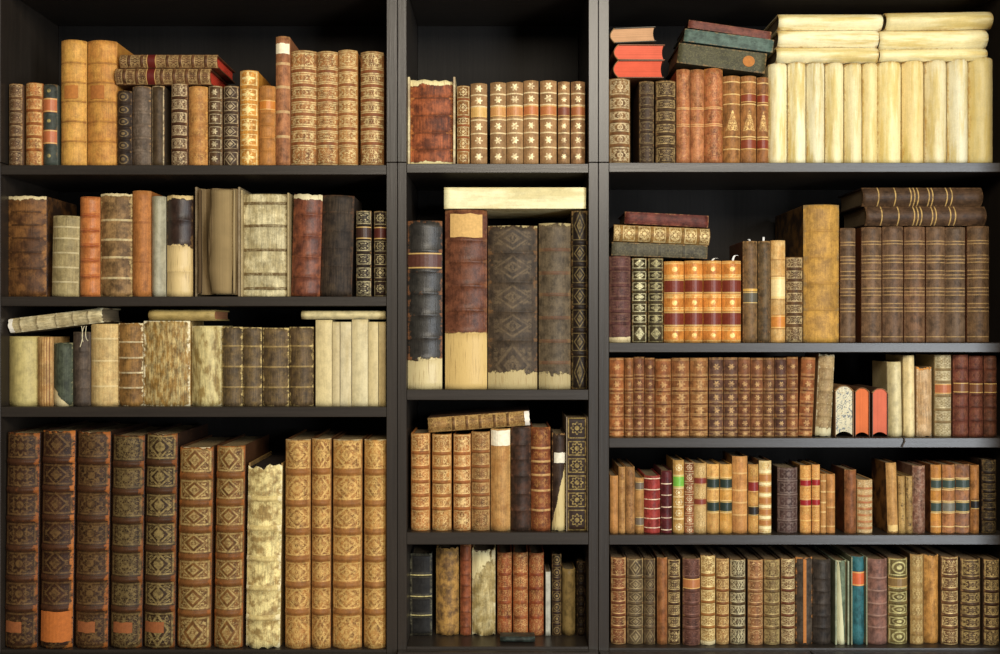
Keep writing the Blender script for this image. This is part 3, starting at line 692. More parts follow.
b('R2', 743, 757.4, 241, '#6b5030', 'olive-brown speckled book with a grey label', st='flat', c2='#57402a', mot=.8, speck=.3, speckc='#8a5a2c', wear=.4, bc='#5c3018', labels=[(.385, .5, '#57503f'), (.505, .53, '#c79a48')], marks=[(.1, .010, -.004, '#c8c4bc')])
b('R2', 758.3, 770.2, 241, '#5e4a30', 'narrow olive-brown speckled book with a slip on top', st='flat', c2='#4b3a26', mot=.8, speck=.3, speckc='#85582c', wear=.4, marks=[(0, .014, .0, '#d0ccc4')])
b('R2', 771, 785.3, 240.3, '#b98a4a', 'tan and cream paneled book with an orange label', bands=[.135, .27, .42, .65, .81], bp=.0003, bh=.0012, bandc='#8a5c2c', c2='#d0ac70', motif='', labels=[(.14, .265, '#c07a34'), (.43, .64, '#e2c88e')])
b('R2', 786, 803, 257, '#54391f', 'brown lattice-gilt book beside the big yellow one', motif='dense+frame', gold='#cdb380', bands=[.2, .33, .46, .6, .73, .86], bp=.0006)
b('R2', 804.3, 840, 204.5, '#ac7e34', 'big yellow-tan book, tallest of the row', c2='#86602c', bands=[.24, .43, .62, .81], bp=.001, bandc='#8f6426', ba=.5, wear=.5, wearc='#7d6a4a', motif='', bc='#2f2013', dep=.235, labels=[])
BG = dict(motif='', c2='#4f3a28', bands=[.05, .27, .3, .335, .41, .44, .47, .555, .585, .62, .69, .72, .75, .85, .875], bp=.0002, bh=.0011, bandc='#b8925a', ba=.6, wear=.4, wearc='#8a6444', streak=.3, bc='#6a3a1c', labels=[])
b('R2', 840.6, 855.6, 228, '#5f4732', 'narrow brown gold-lined book beside the big yellow one', **BG)
b('R2', 862.3, 882.2, 227, '#664a32', 'brown gold-lined book showing its reddish side board', **BG)
b('R2', 883.4, 904, 226.3, '#5e4430', 'brown gold-lined book, third of the seven', **BG)
b('R2', 905.2, 925.8, 226.6, '#6a4a32', 'brown gold-lined book, fourth and reddest of the seven', **BG)
b('R2', 927, 945.6, 226.6, '#624832', 'brown gold-lined book, fifth of the seven', **BG)
b('R2', 946.2, 966, 227, '#5a4532', 'greyest brown gold-lined book, sixth of the seven', **BG)
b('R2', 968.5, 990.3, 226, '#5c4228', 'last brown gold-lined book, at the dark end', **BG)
LB = dict(motif='', bands=[.13, .27, .4, .43, .46, .55, .58, .7, .74], bp=.0004, bh=.0012, bandc='#c9a25c', ba=.8, dep=.16, wear=.4, wearc='#85603c', bc='#2c1c10')
lie('R2', 866.5, 987, 206.2, 225.4, '#4a3422', 'brown gold-lined book lying under another', **LB)
lie('R2', 863.3, 983.5, 187.3, 206, '#46311f', 'brown gold-lined book lying on its twin', **LB)
lie('R2', 611.5, 707.5, 242, 255.4, '#4a4434', 'grey-olive book lying lowest of three', dy=3.5, motif='frame+floral', gold='#7a7054', ga=.5, bands=[.25, .5, .75], bp=.0002, c2='#3c372a', dep=.14, bc='#2f2a20', rnd=.12)
lie('R2', 613.5, 710, 224.3, 240.9, '#8a6632', 'light gilt book lying between maroon and grey-olive ones', dy=4.2, motif='frame+rosette+floral', gold='#e0c68c', ga=.9, bands=[.08, .24, .4, .56, .72, .88], bp=.0005, dep=.14, bc='#4f3820')
lie('R2', 624.5, 708.5, 211.6, 223.4, '#4f2019', 'maroon book lying topmost', dy=4.2, bands=[], c2='#6b3226', mot=.9, wear=.5, wearc='#a5764a', dep=.13, bc='#3a1712', rnd=.12)
# ---- right bookcase, third shelf
RB = dict(motif='star+dlines', ga=.62, gold='#cfa468', bands=[.085, .255, .415, .58, .755], bp=.0007, bandc='#4e2614', wear=.45, wearc='#b0743c')
for q, (xa, xb, tp, cc, ds) in enumerate([
    (609.6, 624, 358, '#96562a', 'orange-brown gilt book at the outer end'),
    (624.4, 633.2, 358, '#7d4c26', 'thinnest brown gilt book, second from the outer end'),
    (633.8, 644.2, 357, '#71442a', 'thin brown gilt book, third from the outer end'),
    (644.8, 654.4, 358, '#6e4226', 'thin brown gilt book, fourth from the outer end'),
    (655.6, 671, 359, '#8a5028', 'orange-brown gilt book after the three thin ones'),
    (671.8, 689.6, 358, '#84522c', 'broad brown gilt book, sixth from the outer end'),
    (690.6, 708, 358, '#8a5a30', 'broad tan-brown gilt book, seventh from the outer end'),
    (709, 723, 357.6, '#5f4234', 'purplish-brown book, eighth from the outer end'),
    (723.8, 737.6, 357.6, '#604030', 'dark brown gilt book, ninth from the outer end'),
    (738.4, 750.2, 357.6, '#6d4228', 'brown gilt book, tenth from the outer end'),
    (750.8, 762.9, 358, '#73462a', 'brown gilt book, eleventh from the outer end'),
    (763.3, 774.2, 358, '#69442a', 'brown gilt book, twelfth from the outer end'),
    (775, 786.2, 358, '#54362a', 'darkest brown gilt book, with small stars'),
    (786.8, 798.6, 357.2, '#7a4a2a', 'brown gilt book between the darkest and the leaning one')]):
    b('R3', xa, xb, tp, cc, ds, **RB)
b('R3', 797.6, 812.2, 357.5, '#8a4e28', 'red-brown gilt book leaning beside the tattered one', lean=3.5, **RB)
b('R3', 815.4, 831, 354, '#9a8058', 'tattered pale gilt book leaning outwards', motif='floral', gold='#c9b486', ga=.7, bands=[.25, .4, .55, .7, .83], bp=.001, lean=4, wear=.8, wearc='#d9cba4', tb=.1, rag=.08, tornc='#c4b890', ragz=.005)
UP = dict(orient='up', bands=[], conc=.22, bt=.0014, len=.15, rnd=.3, sq=.001, e=2.6)
b('R3', 834.2, 852.6, 385.5, '#7a5a3a', 'short book with marbled page edges, resting on its fore-edge', pg='#c8bfa0', marbled=True, **UP)
b('R3', 854, 868.6, 387.5, '#5a3a24', 'orange-edged book resting on its fore-edge', pg='#c4663a', **UP)
b('R3', 871.2, 887, 388, '#4a3424', 'pink-edged book resting on its fore-edge', pg='#bf6248', **UP)
b('R3', 889, 902.6, 362, '#c9b98c', 'shorter of two cream vellum books', st='vellum', c2='#b5a26c', name='vellum_book', lean=-1)
b('R3', 904.2, 915, 355.6, '#d0bb8a', 'taller narrow cream vellum book', st='vellum', c2='#b89c64', name='vellum_book', lean=-.6)
b('R3', 917, 931.8, 367, '#b08a5e', 'peeling tan book with a ragged orange top', st='flat', c2='#c8a880', tt=.03, tornc='#cc8236', rag=.04, ragz=.006, wear=.6, wearc='#e6d6b4', streak=.6)
b('R3', 935, 951.6, 355, '#8f7c54', 'pale speckled gilt book with an orange label', motif='frame+dense', gold='#d8c8a0', ga=.7, bands=[.18, .33, .5, .67, .82], bp=.001, bandc='#6a5030', labels=[(.525, .645, '#a5623c')])
RD = dict(motif='floral', gold='#8a5a3a', ga=.5, bands=[.2, .37, .52, .68, .84], bp=.001, bandc='#3a1a10', c2='#6a3826', wear=.35, wearc='#96583a', labels=[(.54, .66, '#6b4226')])
b('R3', 953.4, 968.6, 355, '#5c2c20', 'red-brown book with a brown label by the pale gilt one', **RD)
b('R3', 969.4, 983, 356, '#56291e', 'middle of three red-brown books at the dark end', **RD)
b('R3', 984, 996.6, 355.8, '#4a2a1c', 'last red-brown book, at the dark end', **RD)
# ---- right bookcase, fourth shelf
b('R4', 610, 618, 476, '#b37a40', 'thin plain orange-tan book at the outer end', st='flat', c2='#a06830', wear=.3, dep=.13)
b('R4', 618.4, 625, 467, '#a87a44', 'thinner of two speckled tan books', bands=5, bp=.0004, speck=.6, speckc='#6a3e1c', dep=.14)
b('R4', 625.6, 634.6, 467, '#9c6e3e', 'wider of two speckled tan books', st='flat', speck=.75, speckc='#5e3618', dep=.14)
b('R4', 635, 643.6, 478, '#aa7a42', 'small tan book with two grey labels', st='flat', bands=[], wear=.4, labels=[(.14, .3, '#6a5c4c'), (.78, .93, '#6a5c4c')], dep=.12)
RC = dict(motif='', bp=.0002, bh=.0010, bandc='#e8cfae', ba=1, wear=.15, rough=.4, c2=None, dep=.12)
b('R4', 644.4, 660.4, 476, '#8f2a26', 'bright red book with white lines', bands=[.1, .26, .43, .59, .76, .95], **RC)
b('R4', 661, 671.5, 470.8, '#541e22', 'maroon book with white lines', bands=[.06, .25, .42, .61, .79], **RC)
b('R4', 673, 684, 460.4, '#b58a48', 'cream gilt book with a bright green label', motif='rosette', gold='#efdcae', ga=1, bands=[.2, .36, .5, .62, .79], bp=.0003, bandc='#e6cf98', labels=[(.63, .79, '#6fa83e')])
b('R4', 684.4, 693.5, 463, '#8c5230', 'red-brown book with pale gilt flowers beside the green-labelled one', motif='rosette+lines', gold='#efdcb0', ga=1, bands=[.12, .27, .42, .57, .72, .86], bp=.0003)
b('R4', 694, 706.4, 463.4, '#b08a52', 'tan book with two brown-red labels', bands=[.42, .7], bp=.0003, motif='floral', gold='#dcc088', labels=[(.405, .5, '#7a3828'), (.7, .8, '#7a3428')], c2='#c4a068', wear=.4)
GL = dict(bands=[.3, .475, .635, .81], bp=.0003, bh=.001, bandc='#e8c684', motif='floral', gold='#b86a30', ga=.6, c2='#d0a058', labels=[(.31, .465, '#26322a'), (.645, .8, '#26322a')], wear=.3)
b('R4', 706.8, 719, 464.3, '#b98a48', 'speckled orange book with two dark green labels', speck=.4, speckc='#9c4a28', **GL)
b('R4', 719.8, 731.8, 464.5, '#bf8838', 'orange book, two dark green labels, by the tall tan one', **GL)
b('R4', 732.4, 747.6, 456.6, '#a8703a', 'tallest tan book, with gold line panels', bands=[.24, .4, .56, .78], bp=.0003, bandc='#d8b070', motif='', c2='#b98448', wear=.4, bc='#4a3420')
b('R4', 748, 758.2, 464.6, '#b5803c', 'orange book with one red and one black label', motif='floral', gold='#e2b868', ga=.7, bands=[.25, .41, .59, .8], bp=.0003, labels=[(.26, .4, '#26201a'), (.6, .76, '#7d2620')], bc='#4a3420')
b('R4', 759, 771.2, 461, '#caaa6a', 'cream book with brown panels', bands=[.08, .22, .37, .53, .68, .85], bp=.0002, bh=.003, bandc='#e8d8a4', ba=1, c2='#a56e3a', motif='frame+floral', gold='#efe0b0', mot=.9, bc='#3a2a1a', labels=[(.11, .19, '#a8703c'), (.25, .34, '#a8703c'), (.4, .5, '#a8703c'), (.56, .65, '#a8703c'), (.71, .82, '#a8703c')])
b('R4', 778, 798, 468, '#4a3530', 'wide purple-brown book with stamped roundels', motif='frame+rosette', gold='#7d6a60', ga=.7, bands=[.2, .39, .59, .8], bp=.0006, bandc='#7d6a60', wear=.4, wearc='#7a6050', bc='#1d1410')
RL = dict(bands=[.19, .4, .5, .69, .8], bp=.0003, bandc='#e0b868', motif='floral', gold='#eac878', ga=.8, labels=[(.405, .5, '#8f1f20'), (.69, .79, '#8f1f20')], c2='#c48a40', bc='#3a2212')
b('R4', 800, 811, 465.5, '#b5793a', 'wider orange book with two crimson labels', **RL)
b('R4', 811.4, 819.4, 464.8, '#b0713a', 'narrower orange book with two crimson labels', **RL)
b('R4', 820, 825.5, 474, '#b07c42', 'thinnest tan book after the crimson-labelled pair', bands=[.12, .36, .52, .7, .88], bp=.0003, bandc='#e0c080', motif='')
b('R4', 826.2, 834.6, 474.2, '#a8703a', 'thin tan-brown book before the dark gap', bands=[.12, .44, .7], bp=.0003, bandc='#d0a868', motif='', c2='#98622e')
b('R4', 844.5, 856, 470, '#7d4a28', 'plain brown book showing its dark side board', st='flat', c2='#6a3c1f', mot=.8, speck=.3, bc='#3d2214', wear=.4)
b('R4', 857.4, 872.6, 480, '#b08a58', 'short tan gilt book with red lines', bands=[.1, .22, .34, .46, .58, .7, .84], bandc='#a04828', bp=.0003, bh=.0018, motif='dense', gold='#e6d2a4', ga=.8)
b('R4', 887.5, 898, 463, '#b5854a', 'plain light tan book leaning at the gap', st='flat', c2='#a0703a', bc='#3a2212', dep=.09, lean=-2, wear=.4, labels=[(.03, .12, '#d0b070', None, .9, 'paper_label')])
b('R4', 898.4, 905, 476.4, '#b08c50', 'small mottled tan book, wider of the small two', st='flat', speck=.8, speckc='#3a2818', lean=-1, labels=[])
b('R4', 905.6, 912, 476.4, '#9c7c48', 'small mottled tan book, thinner and darker of the small two', st='flat', speck=.9, speckc='#33241a', lean=-.3)
b('R4', 912.4, 925, 466, '#6a4434', 'reddish-brown marbled book', st='flat', c2='#a0806a', mot=.6, motf=3, speck=.7, speckc='#3d241c')
GK = dict(bands=[.1, .3, .47, .635, .8], bp=.0003, bh=.0012, bandc='#e6c684', motif='', wear=.35, c2='#9a6232', bc='#4d2812')
b('R4', 930.5, 941, 465, '#b0742c', 'yellow-orange book with two dark green labels', labels=[(.31, .46, '#38443c'), (.65, .79, '#38443c')], **GK)
b('R4', 942.2, 954.8, 465, '#96603a', 'brown book with green and grey labels, second of the labelled', labels=[(.31, .46, '#6a665a'), (.65, .79, '#38463e')], **GK)
b('R4', 955.6, 969.6, 464.6, '#7a5440', 'widest brown book with green labels', labels=[(.31, .46, '#2e3a36'), (.65, .79, '#34403a')], **GK)
b('R4', 970, 978.4, 465.4, '#96602c', 'thin brown book with one black label', bands=[.35, .5], bp=.0003, motif='', c2='#7d4c24', labels=[(.36, .49, '#1d1a18')], wear=.4)
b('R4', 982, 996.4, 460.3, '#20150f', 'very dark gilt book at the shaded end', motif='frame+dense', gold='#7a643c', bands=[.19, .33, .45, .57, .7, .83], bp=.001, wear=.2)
# ---- right bookcase, bottom shelf
G5 = dict(ga=1.15, lum=.92, motif='frame+floral', bands=[.2, .34, .48, .63, .78], bp=.0012, pg='#7a6448', bc='#4a3a2a', dep=.15)
def g5(xa, xb, tp, cc, ds, **k): b('R5', xa, xb, tp, cc, ds, **{**G5, **k})
g5(611, 626, 558, '#7a4426', 'red-brown gilt book at the outer end', gold='#d0a86c', bandc='#5a2c16')
g5(627, 643.5, 559, '#5c4a32', 'wider of two grey-brown books with diamonds', motif='frame+diamond', gold='#94805a')
g5(644.2, 655, 559, '#52402c', 'narrower of two grey-brown books with diamonds', motif='frame+diamond', gold='#84704c')
g5(657, 667.2, 558, '#8f5a30', 'plain orange speckled book', motif='', bands=[], speck=.4, speckc='#6a3618', c2='#8a4c22')
g5(668, 680, 560, '#4d3520', 'dark book with bright gilt panels beside the orange one', gold='#d2b478', motif='frame+scroll')
g5(683, 700.3, 559, '#59352a', 'purplish-red book with a tan label', gold='#80584a', labels=[(.655, .77, '#a5683c')], s=.012)
g5(700.8, 715.4, 555.5, '#9c7034', 'yellow gilt book with a frayed foot', gold='#e6cc8c', motif='frame+dense', tb=.04, rag=.03, bandc='#8a4c20', s=.016, ragz=.003)
g5(716.2, 729, 559, '#8a5c2c', 'orange-brown gilt book beside the frayed yellow one', gold='#dcb878', bandc='#6a3418', motif='frame+dense')
g5(730, 745.6, 560, '#4f3d26', 'dark book with silvery gilt panels', gold='#c9bb90', motif='frame+dense')
g5(748, 763, 560.4, '#8c5c36', 'pinkish-tan gilt book after the silvery one', gold='#c9a06c', s=.016)
g5(764, 780, 560, '#6b5230', 'olive-tan gilt book between pinkish and red-banded ones', gold='#b09862', motif='frame+dense', s=.016)
g5(781, 795, 559, '#694426', 'brown gilt book with dark red bands', gold='#d0b884', motif='frame+dense', bandc='#5a2418')
g5(796, 812.6, 558, '#4a3f34', 'dark grey book with an orange worn stripe', motif='', bands=[], speck=.6, speckc='#2c2620', wear=1, wearc='#b5743a', labels=[(.02, .98, '#a5672e', None, (-.25, .12), 'worn_strip', 'orange worn leather strip')])
g5(813.4, 831, 560, '#393028', 'blackish ribbed book beside the pale green one', motif='', streak=.7, c2='#2a2420', wearc='#5a4c3c')
g5(834, 848, 561, '#6f7c62', 'pale green book with torn edge', motif='', bands=[], c2='#58664e', wear=.7, wearc='#c8c49a', tb=.5, tk=1.9, rag=.1, tornc='#c8c49c', bc='#8a8e70', flush=True)
g5(850, 866, 557, '#2f6468', 'teal book with an orange label', motif='', bands=[], c2='#2a585a', wear=.15, flush=True, bt=.0022, bc='#8f9070', bc2='#7a8468', labels=[(.67, .83, '#c05c34')], streak=.2)
g5(868.3, 887.4, 559.5, '#6d4c42', 'pinkish-brown book beside the teal one', motif='', c2='#8a5c4c', wear=.5, wearc='#96705e', speck=.3, speckc='#50332c', bandc='#9c7868')
g5(888.6, 908, 558.6, '#665730', 'greenish gilt book with ovals', motif='frame+oval', gold='#c0b478', labels=[(.665, .775, '#7a6038')])
g5(910.4, 923.4, 555, '#9c7c48', 'pale tan speckled book with thin bands', motif='floral', gold='#c8ae74', bands=[.12, .3, .48, .66, .84], bp=.0004, c2='#866434')
g5(924, 939, 555, '#a06c2e', 'orange-tan book with a ragged foot', motif='', bands=[], speck=.5, speckc='#8a5420', c2='#b98440', ragz=.004, s=.028)
g5(941.2, 958.6, 557.3, '#634024', 'brown gilt book after the ragged orange one', gold='#d2b478', motif='frame+scroll', s=.016)
g5(961.5, 981, 559.5, '#4c3420', 'dark brown gilt book, last but one', gold='#a58a54', motif='frame+scroll', s=.012)
g5(984, 999.5, 560, '#3d2416', 'dark red-brown gilt book against the side panel', gold='#c0a268', motif='frame+dense', s=.012)


def default_bands(n):
    if not n: return []
    if isinstance(n, (list, tuple)): return list(n)
    if n == 1: return [0.5]
    lo, hi = 0.2, 0.825
    return [lo + i * (hi - lo) / (n - 1) for i in range(n)]

def build_book(d, w, h, s, root, i):
    rnd = random.Random(i * 77 + 5)
    seed = i * 1.37
    dep = d.get('dep') or min(0.245, max(0.095, h * 0.66))
    bt = d.get('bt', min(0.0035, w * 0.14))
    r = d.get('rnd', 0.30) * w
    r = min(r, d.get('rcap', 0.014))
    bands = default_bands(d.get('bands', 0))
    bh = d.get('bh', max(0.0016, min(0.0055, h * 0.0105)))
    bp = d.get('bp', max(0.0008, min(0.0035, w * 0.05)))
    amp = d.get('amp', 0.0004)
    rag = d.get('ragz', 0.0)
    flush = d.get('flush', False)
    sw = w - 2 * bt - 0.0006 if flush else w
    hs = h - d.get('short', 0.0)
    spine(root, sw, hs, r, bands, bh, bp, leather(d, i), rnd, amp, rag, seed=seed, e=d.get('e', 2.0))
    bc = d.get('bc', d['c'])
    bm = plain_leather(bc, d.get('bc2', d.get('c2')), wearc=d.get('bw', '#a9824f'), wear=d.get('bwa', 0.35))
    ys = -0.0015 if flush else r + 0.0024
    for sg in (-1, 1):
        xa, xb = (-w / 2, -w / 2 + bt) if sg < 0 else (w / 2 - bt, w / 2)
        top = h if not (flush and sg > 0) else h - d.get('rshort', 0.0)
        box('cover_board', xa, xb, ys, dep, 0.0, top, bm, root, min(0.0008, bt * 0.3))
    page_block(root, w, h, dep, r, bt, pages_mat(d.get('pg', '#7d6c52'), d.get('marbled', False)),
               sq=min(0.004, h * 0.02) + d.get('pshort', d.get('short', 0.0)) , conc=d.get('conc', 0.16), warp=d.get('warp', 0.0), seed=seed, e=d.get('e', 2.0))
    for L in d.get('labels', []):
        v0, v1, lc = L[:3]; mk = L[3] if len(L) > 3 else '#d9b56a'; u = L[4] if len(L) > 4 else 0.97
        nm = 'title_label' if len(L) < 6 else L[5]
        uu = u if isinstance(u, tuple) else (-u, u)
        o = patch(nm, root, sw, r, uu[0], uu[1], v0 * hs, v1 * hs, 0.0009 + amp * 0.7, paper_mat(lc, mk, 0.7, nm == 'title_label'), seed=seed, e=d.get('e', 2.0),
              wob=0.0 if nm == 'title_label' else 0.002)
        o['label'] = L[6] if len(L) > 6 else ('coloured leather title label' if nm == 'title_label' else 'pale paper shelf label')
    if d.get('hb'):
        n = 8; vv, ff = [], []
        for q in range(n + 1):
            u = -0.82 + 1.64 * q / n
            cx, cy, cz = u * w / 2, arc(u, r) + 0.0042, h - min(0.004, h * 0.02) + 0.0012
            for a in range(6):
                t = a * math.pi / 3; vv.append((cx, cy + 0.0012 * math.cos(t), cz + 0.0014 * math.sin(t)))
        for q in range(n):
            for a in range(6): ff.append((q * 6 + a, q * 6 + (a + 1) % 6, q * 6 + 6 + (a + 1) % 6, q * 6 + 6 + a))
        ff.append(tuple(range(5, -1, -1))); ff.append(tuple(range(n * 6, n * 6 + 6)))
        mesh_obj('headband', vv, ff, paper_mat('#c9b48a'), root, True)
    for (u, ht, curl, lc) in d.get('marks', []):
        vv, ff = [], []
        x = u * w / 2; n = 6; y0 = r + 0.006
        for q in range(n + 1):
            t = q / n; z = h - 0.006 + ht * math.sin(min(t, 1) * 1.9) / (1 if abs(curl) > .004 else .95)
            xx = x + curl * t * t
            for (dx, dy) in ((-0.002, 0), (0.002, 0), (0.002, 0.0005), (-0.002, 0.0005)): vv.append((xx + dx, y0 + dy - 0.002 * t, z))
        for q in range(n):
            for a in range(4): ff.append((q * 4 + a, q * 4 + (a + 1) % 4, q * 4 + 4 + (a + 1) % 4, q * 4 + 4 + a))
        ff.append((3, 2, 1, 0)); ff.append(tuple(range(n * 4, n * 4 + 4)))
        o = mesh_obj('bookmark', vv, ff, paper_mat(lc), root); o['label'] = 'paper bookmark strip'
    for (u, zt, dz, amt, lc) in d.get('scraps', []):        # torn paper hanging out
        vv, ff = [], []; n = 5
        for q in range(n + 1):
            t = q / n
            cx = u * w / 2 + mnoise.noise(Vector((t * 3, seed, 2))) * amt; cy = -0.003 - 0.004 * math.sin(t * 3) ; cz = zt * h + dz * t
            ww = 0.0028 * (1 - 0.7 * t)
            for (dx, dy) in ((-ww, 0), (ww, 0.001), (ww, 0.0016), (-ww, 0.0006)): vv.append((cx + dx, cy + dy, cz))
        for q in range(n):
            for a in range(4): ff.append((q * 4 + a, q * 4 + (a + 1) % 4, q * 4 + 4 + (a + 1) % 4, q * 4 + 4 + a))
        ff.append((3, 2, 1, 0)); ff.append(tuple(range(n * 4, n * 4 + 4)))
        o = mesh_obj('torn_scrap', vv, ff, paper_mat(lc), root); o['label'] = 'torn pale paper scrap'
    return dep

def place_all():
    # neighbours in a row never run into one another
    for row in ROWS:
        ck, ysh, s0, _ = ROWS[row]
        st = sorted([d for d in BOOKS if d['row'] == row and not d.get('lying')], key=lambda d: d['x0'])
        lo, hi = PX(CASES[ck]['inner'][0]), PX(CASES[ck]['inner'][1])
        for d in st:
            s = d.get('s', s0) + 0.007; d['X0'], d['X1'] = PX(d['x0'], s), PX(d['x1'], s)
        for a, c in zip(st, st[1:]):
            if a['X1'] > c['X0'] - 0.0012:
                m = (a['X1'] + c['X0']) / 2; a['X1'] = m - 0.0006; c['X0'] = m + 0.0006
        if st:
            st[0]['X0'] = max(st[0]['X0'], lo + 0.0006)
            st[-1]['X1'] = min(st[-1]['X1'], hi - 0.0006)
    for i, d in enumerate(BOOKS):
        ck, ysh, s0, where = ROWS[d['row']]
        s = d.get('s', s0); zs = PZ(ysh)
        root = bpy.data.objects.new(d.get('name', 'book'), None); col.objects.link(root)
        desc = d['desc']
        root['label'] = desc if d.get('raw') else desc + ' on the ' + where
        root['category'] = d.get('cat', 'book')
        root['group'] = ('books lying flat' if d.get('lying') else 'books standing') + ' on the ' + where
        o = d.get('orient', 'spine')
        if d.get('lying'):
            L = PX(d['x1'], s) - PX(d['x0'], s); w = (d['y1'] - d['y0']) / S(s)
            tilt = math.atan2(d['dy'], d['x1'] - d['x0'])
            X0, Z0 = PX(d['x0'], s), PZ(d['y1'], s) + 0.0004
            if o == 'head':
                dep = L; h = d.get('len', 0.14)
                d = dict(d); d['dep'] = dep
                build_book(d, w, h, s, root, i)
                R = Matrix(((0, 1, 0), (0, 0, -1), (-1, 0, 0)))
                Rt = Matrix.Rotation(tilt, 3, 'Y')
                root.matrix_world = Matrix.Translation((X0, s + h, Z0 + w / 2)) @ (Rt @ R).to_4x4()
            else:
                build_book(d, w, L, s, root, i)
                Rt = Matrix.Rotation(tilt, 3, 'Y'); R = Rt @ Matrix.Rotation(math.pi / 2, 3, 'Y')
                loc = Vector((X0, s, Z0)) + Rt @ Vector((0, 0, w / 2))
                yaw = d.get('yaw', 0.0)
                root.matrix_world = Matrix.Translation(loc) @ (Matrix.Rotation(yaw, 3, 'Z') @ R).to_4x4()
            continue
        w = d['X1'] - d['X0']; cx = (d['X0'] + d['X1']) / 2
        h = PZ(d['top'], s) - zs
        if o == 'spine' or o == 'fore':
            lean = d.get('lean', 0.0) / S(s); a = math.asin(lean / h)
            h2 = h / math.cos(a) - abs(math.tan(a)) * w * 0.5
            dep = build_book(d, w * math.cos(a) if lean else w, h2, s, root, i)
            R = Matrix.Rotation(a, 3, 'Y')
            loc = Vector((cx, s, zs + 0.0002 + w / 2 * abs(math.sin(a))))
            if o == 'fore':
                R = R @ Matrix.Rotation(math.pi, 3, 'Z'); loc.y = s + dep
            root.matrix_world = Matrix.Translation(loc) @ R.to_4x4()
        else:   # standing on its fore-edge, back uppermost, tail towards the room
            ln = d.get('len', 0.15); d = dict(d); d['dep'] = h
            build_book(d, w, ln, s, root, i)
            R = Matrix(((-1, 0, 0), (0, 0, -1), (0, -1, 0)))   # x, y, z of the book in the room
            a = math.asin(d.get('lean', 0.0) / S(s) / h)
            root.matrix_world = Matrix.Translation((cx, s + ln, zs + h + 0.0005)) @ (Matrix.Rotation(a, 3, 'Y') @ R).to_4x4()
place_all()

# the swollen, wavy gathering of leaves that stands out of the limp book's fore-edge, and its curled outer cover
for o in list(col.objects):
    if o.name.startswith('limp_bound_book'):
        hh = max(c.dimensions.z for c in o.children); dd = max(c.dimensions.y for c in o.children)
        for nm, xa, xb, colr, ya, ww, sd in (('bent_leaves', -0.033, 0.008, '#8a754f', -0.004, 0.010, 3.0), ('curled_leaf', -0.0385, -0.0345, '#94805a', -0.007, 0.002, 8.0), ('torn_cover', 0.030, 0.036, '#4f3d26', -0.006, 0.004, 5.0)):
            vv, ff, n = [], [], 24
            for q in range(n + 1):
                z = 0.006 + (hh - 0.014) * q / n
                wv = mnoise.noise(Vector((z * 16, sd, 0.5))) * ww; w2 = mnoise.noise(Vector((z * 13, sd + 4, 0.5))) * ww * 0.35
                for (x, y) in ((xa + w2, dd - 0.004), (xa + w2, dd - ya * 0.4), ((xa + xb) / 2 + (wv + w2) / 2, dd - ya), (xb + wv, dd - ya * 0.2), (xb + wv, dd - 0.006)):
                    vv.append((x, y, z))
            for q in range(n):
                for a in range(5): ff.append((q * 5 + a, q * 5 + (a + 1) % 5, q * 5 + 5 + (a + 1) % 5, q * 5 + 5 + a))
            ff.append((4, 3, 2, 1, 0)); ff.append(tuple(range(n * 5, n * 5 + 5)))
            mesh_obj(nm, vv, ff, pages_mat(colr), o, True)['label'] = 'wavy ' + nm.replace('_', ' ')

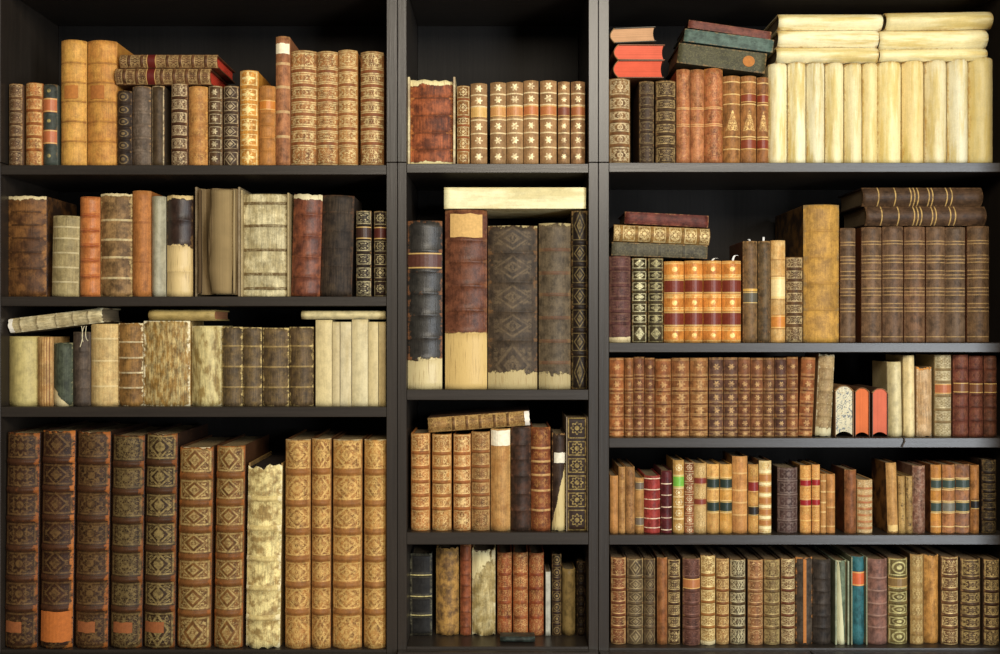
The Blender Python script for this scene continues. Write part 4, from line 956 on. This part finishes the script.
# loose threads that hang from the tilted notebook, and the ribbon that hangs from the taller cream vellum book
def strip(name, pts, wd, mat, parent, label):
    vv, ff = [], []
    for (x, y, z) in pts:
        vv += [(x - wd, y, z), (x + wd, y, z), (x + wd, y + 0.0006, z), (x - wd, y + 0.0006, z)]
    n = len(pts) - 1
    for q in range(n):
        for a in range(4): ff.append((q * 4 + a, q * 4 + (a + 1) % 4, q * 4 + 4 + (a + 1) % 4, q * 4 + 4 + a))
    ff.append((3, 2, 1, 0)); ff.append(tuple(range(n * 4, n * 4 + 4)))
    o = mesh_obj(name, vv, ff, mat, None); bpy.context.view_layer.update()
    o.parent = parent; o.matrix_parent_inverse = parent.matrix_world.inverted(); o['label'] = label
    return o
for o in [q for q in col.objects if q.parent is None and 'label' in q]:
    if o['label'].startswith('frayed cream book'):
        for (xa, ya, xb, yb, xc, yc) in ((81, 326, 84, 336, 80, 347), (84, 326, 80.5, 333, 83, 342), (86, 326, 84, 338, 88, 341)):
            pts = []
            for k in range(9):
                q = k / 8; px = (1-q)**2 * xa + 2*q*(1-q) * xb + q*q * xc; py = (1-q)**2 * ya + 2*q*(1-q) * yb + q*q * yc
                pts.append((PX(px, 0.008), 0.010 - 0.002 * q, PZ(py, 0.008)))
            strip('loose_thread', pts, 0.0006, paper_mat('#cfc4a0'), o, 'loose pale binding thread')
    if o['label'].startswith('taller narrow cream'):
        y0 = PZ(438)
        pts = [(PX(904.6, .01), 0.022, y0 + 0.0012), (PX(904.4, .01), 0.004, y0 + 0.0014), (PX(904.2), -0.0016, y0 + 0.0006), (PX(904.4), -0.0022, y0 - 0.007), (PX(902.6), -0.0022, y0 - 0.014), (PX(901.8), -0.0024, y0 - 0.018)]
        strip('bookmark_ribbon', pts, 0.0012, paper_mat('#3a3026'), o, 'dark ribbon hanging over the shelf edge')


# ------------------------------------------------------------------ camera and light
cam = bpy.data.cameras.new('camera'); co = bpy.data.objects.new('camera', cam); col.objects.link(co)
co.location = (0, -DIST, CAMZ); co.rotation_euler = (math.pi / 2, 0, 0)
cam.sensor_width = 36; cam.lens = 36 * DIST / 2.0; cam.clip_start = 0.05
scn.camera = co

def area(name, loc, target, size, power, color):
    l = bpy.data.lights.new(name, 'AREA'); l.shape = 'RECTANGLE'; l.size, l.size_y = size; l.energy = power; l.color = color
    o = bpy.data.objects.new(name, l); col.objects.link(o); o.location = loc
    o.rotation_euler = (Vector(target) - Vector(loc)).to_track_quat('-Z', 'Y').to_euler()
    return o
area('window_light', (2.05, -3.0, 1.62), (0.75, 0, 1.6), (0.75, 2.3), 106, (0.86, 0.93, 1.0))
area('room_light', (0.45, -2.8, 2.95), (-0.1, 0, 1.6), (1.3, 0.8), 88, (1.0, 0.91, 0.76))
wd = bpy.data.worlds.new('room'); scn.world = wd; wd.use_nodes = True
wd.node_tree.nodes['Background'].inputs[0].default_value = (0.9, 0.85, 0.78, 1); wd.node_tree.nodes['Background'].inputs[1].default_value = 0.10
vs = scn.view_settings
vs.view_transform = 'Standard'; vs.look = 'None'; vs.exposure = 0.0; vs.gamma = 1.0; vs.use_curve_mapping = False
scn.display_settings.display_device = 'sRGB'
